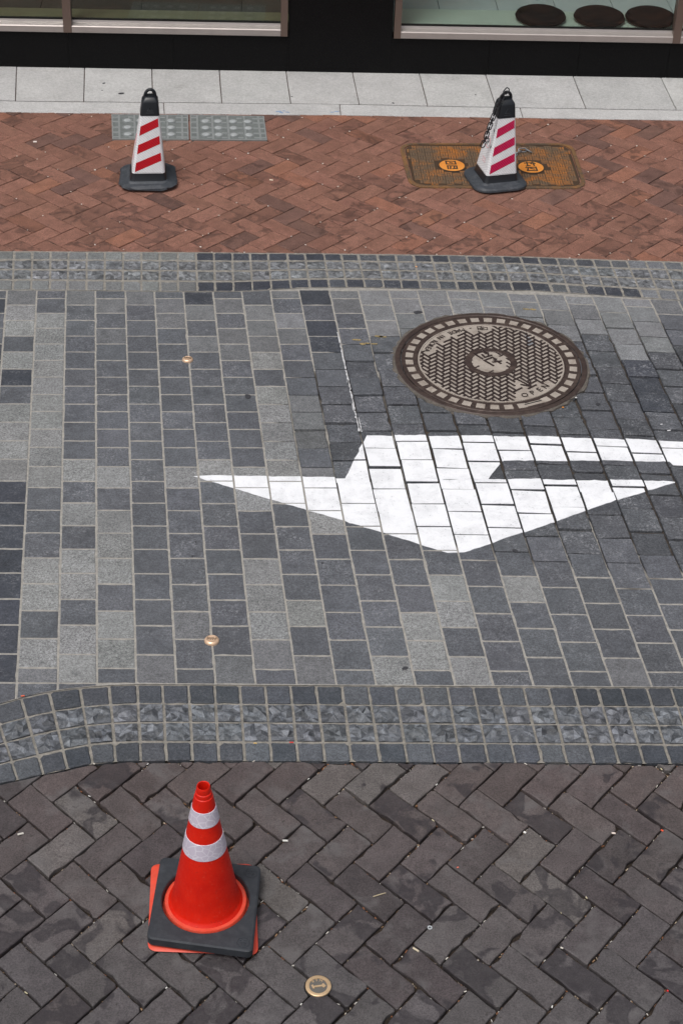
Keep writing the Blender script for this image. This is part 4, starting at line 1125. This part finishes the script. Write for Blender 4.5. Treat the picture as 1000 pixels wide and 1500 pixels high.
# ------------------------------------------------------------------ litter, gum, chalk, paint traces
lit = MB()
def chip(x, y, z, a, L, w, col):
    dx, dy = math.cos(a), math.sin(a); q = []
    for s_, t_ in ((-1, -1), (1, -.7), (.8, 1), (-1.1, .8)): q.append((x + dx * L * s_ - dy * w * t_, y + dy * L * s_ + dx * w * t_))
    q = ccw(q); h = random.uniform(.001, .003)
    lit.add([(a_, b_, z) for a_, b_ in q] + [(a_, b_, z + h + random.uniform(0, .001)) for a_, b_ in q], [(4, 5, 6, 7), (0, 1, 5, 4), (1, 2, 6, 5), (2, 3, 7, 6), (3, 0, 4, 7)], col)
PAL = [rgb(150, 120, 92), rgb(120, 98, 78), rgb(176, 160, 140), rgb(96, 76, 60), rgb(200, 196, 190), rgb(140, 92, 64), rgb(110, 100, 92)]
for g in e_near:
    for _ in range(12):
        i = random.randrange(len(g)); a, b = g[i], g[(i + 1) % len(g)]; t = random.random()
        chip(a[0] + (b[0] - a[0]) * t + random.gauss(0, .0015), a[1] + (b[1] - a[1]) * t + random.gauss(0, .0015), -.0155, math.atan2(b[1] - a[1], b[0] - a[0]) + random.gauss(0, .5), random.uniform(.0015, .006), random.uniform(.0008, .0022), random.choice(PAL))
    if random.random() < .14:
        i = random.randrange(len(g)); a, b = g[i], g[(i + 1) % len(g)]; t = random.random()
        chip(a[0] + (b[0] - a[0]) * t, a[1] + (b[1] - a[1]) * t, -.003, math.atan2(b[1] - a[1], b[0] - a[0]) + random.gauss(0, .3), random.uniform(.002, .006), random.uniform(.001, .0022), random.choice([rgb(206, 200, 190), rgb(190, 180, 150), rgb(210, 208, 204)]))
for g in e_far:
    if random.random() < .35:
        i = random.randrange(len(g)); a, b = g[i], g[(i + 1) % len(g)]; t = random.random()
        chip(a[0] + (b[0] - a[0]) * t, a[1] + (b[1] - a[1]) * t, -.001, random.uniform(0, 6), random.uniform(.002, .005), random.uniform(.002, .004), random.choice([rgb(214, 206, 198), rgb(196, 182, 170)]))
for px, py, L, w, col in ((52, 208, .014, .010, rgb(226, 214, 206)), (397.5, 264, .014, .007, rgb(238, 220, 196)), (31, 1222, .014, .005, rgb(190, 186, 178)), (283, 1228, .010, .006, rgb(206, 206, 212)), (418, 1232, .012, .005, rgb(214, 212, 206)), (609, 1392, .016, .004, rgb(196, 184, 160)), (556, 1311, .030, .0018, rgb(190, 176, 146)), (898, 1221, .009, .005, rgb(214, 200, 190)), (969, 1217, .006, .004, rgb(226, 90, 60)), (977, 1452, .004, .004, rgb(222, 60, 60)), (34, 1020, .009, .003, rgb(226, 110, 80)), (427, 1088, .010, .0025, rgb(214, 60, 56)), (374, 1089, .008, .0025, rgb(226, 190, 120)), (609.5, 391, .006, .006, rgb(230, 170, 120)), (824, 597, .006, .005, rgb(224, 140, 60)), (768, 1220, .006, .005, rgb(222, 220, 216)), (979, 631, .010, .004, rgb(226, 226, 228)), (968, 622, .006, .003, rgb(226, 226, 228)), (670, 1271, .005, .003, rgb(220, 120, 100)), (843, 583, .006, .003, rgb(220, 220, 220))):
    p = P(px, py, .001); chip(p.x, p.y, .0015, random.uniform(-.8, .8), L * .7, w * .7, col)
tag(lit.build('litter', M_LITTER, attrs=True), 'straw, grit and paper scraps caught in the paving joints', 'litter', kind='stuff')
def blob(mb, px, py, r, z, asp=1.0, h=.0008):
    p = P(px, py); n = 14; ph = random.uniform(0, 6)
    q = [(p.x + r * (1 + .22 * math.sin(2 * a + ph) + random.uniform(-.12, .12)) * math.cos(a) * asp, p.y + r * (1 + .22 * math.sin(2 * a + ph) + random.uniform(-.12, .12)) * math.sin(a)) for a in [2 * math.pi * k / n for k in range(n)]]
    mb.prism(q, z - .001, z + h)
gum = MB()
for px, py, r in ((178, 137, .017), (152.5, 122, .010), (150, 132.5, .005), (612, 457.5, .020), (363, 581, .019), (575.5, 151, .008), (427.5, 141.5, .006), (593, 979, .012), (696, 139, .006), (754, 807, .013), (472, 825, .006), (282, 815, .006), (287, 794, .005), (875, 592, .012)):
    blob(gum, px, py, r * .75, .0012, 1.15, .0004)
tag(gum.build('gum_spots', M_GUM), 'dark gum spots trodden flat on the paving', 'gum', kind='stuff')
ch = MB()
for px, py in ((408, 163.5), (416, 162.5), (421, 164.5), (486, 164.5), (493, 163.5), (412, 165)): blob(ch, px, py, random.uniform(.005, .010), .0012, 1.6, .0003)
tag(ch.build('chalk_marks', M_BLUE), 'small blue chalk marks on the pale kerb', 'chalk mark', kind='stuff')
ye = MB()
for px, py in ((531, 504), (538, 503), (548, 504), (522, 498), (555, 493), (560, 493.5), (770, 453), (780, 453.5)): blob(ye, px, py, random.uniform(.004, .008), .0014, 2.4, .0003)
tag(ye.build('paint_traces', M_YELLOW), 'faint yellow paint traces on setts beside the manhole', 'paint trace', kind='stuff')
wp = MB()
def smear(pts, w0, w1):
    # a ragged strip of paint following a joint
    L = []; Rr = []
    for (x, y) in pts:
        p = P(x, y); w = random.uniform(w0, w1)
        L.append((p.x - w, p.y + random.uniform(-.004, .004))); Rr.append((p.x + random.uniform(.4, 1) * w, p.y + random.uniform(-.004, .004)))
    v = [(a, b, .0014) for a, b in L] + [(a, b, .0014) for a, b in Rr]; n = len(L)
    wp.add(v, [(k, k + 1, n + k + 1, n + k) for k in range(n - 1)])
for y0, y1 in ((487, 503), (505, 541), (543, 572), (574, 601), (602, 632)):
    n = max(4, int((y1 - y0) / 2.5)); smear([(lx(11, y0 + (y1 - y0) * k / n) - 1.2, y0 + (y1 - y0) * k / n) for k in range(n + 1)], .0008, .0062)
for y0, y1, dx in ((588, 612, -3), (556, 574, -2), (612, 634, 2)):
    n = 8; smear([(lx(11, y0 + (y1 - y0) * k / n) + dx, y0 + (y1 - y0) * k / n) for k in range(n + 1)], .001, .004)
tag(wp.build('paint_drips', M_DRIP), 'white paint dribbled along a sett joint above the arrow', 'paint drips', kind='stuff')
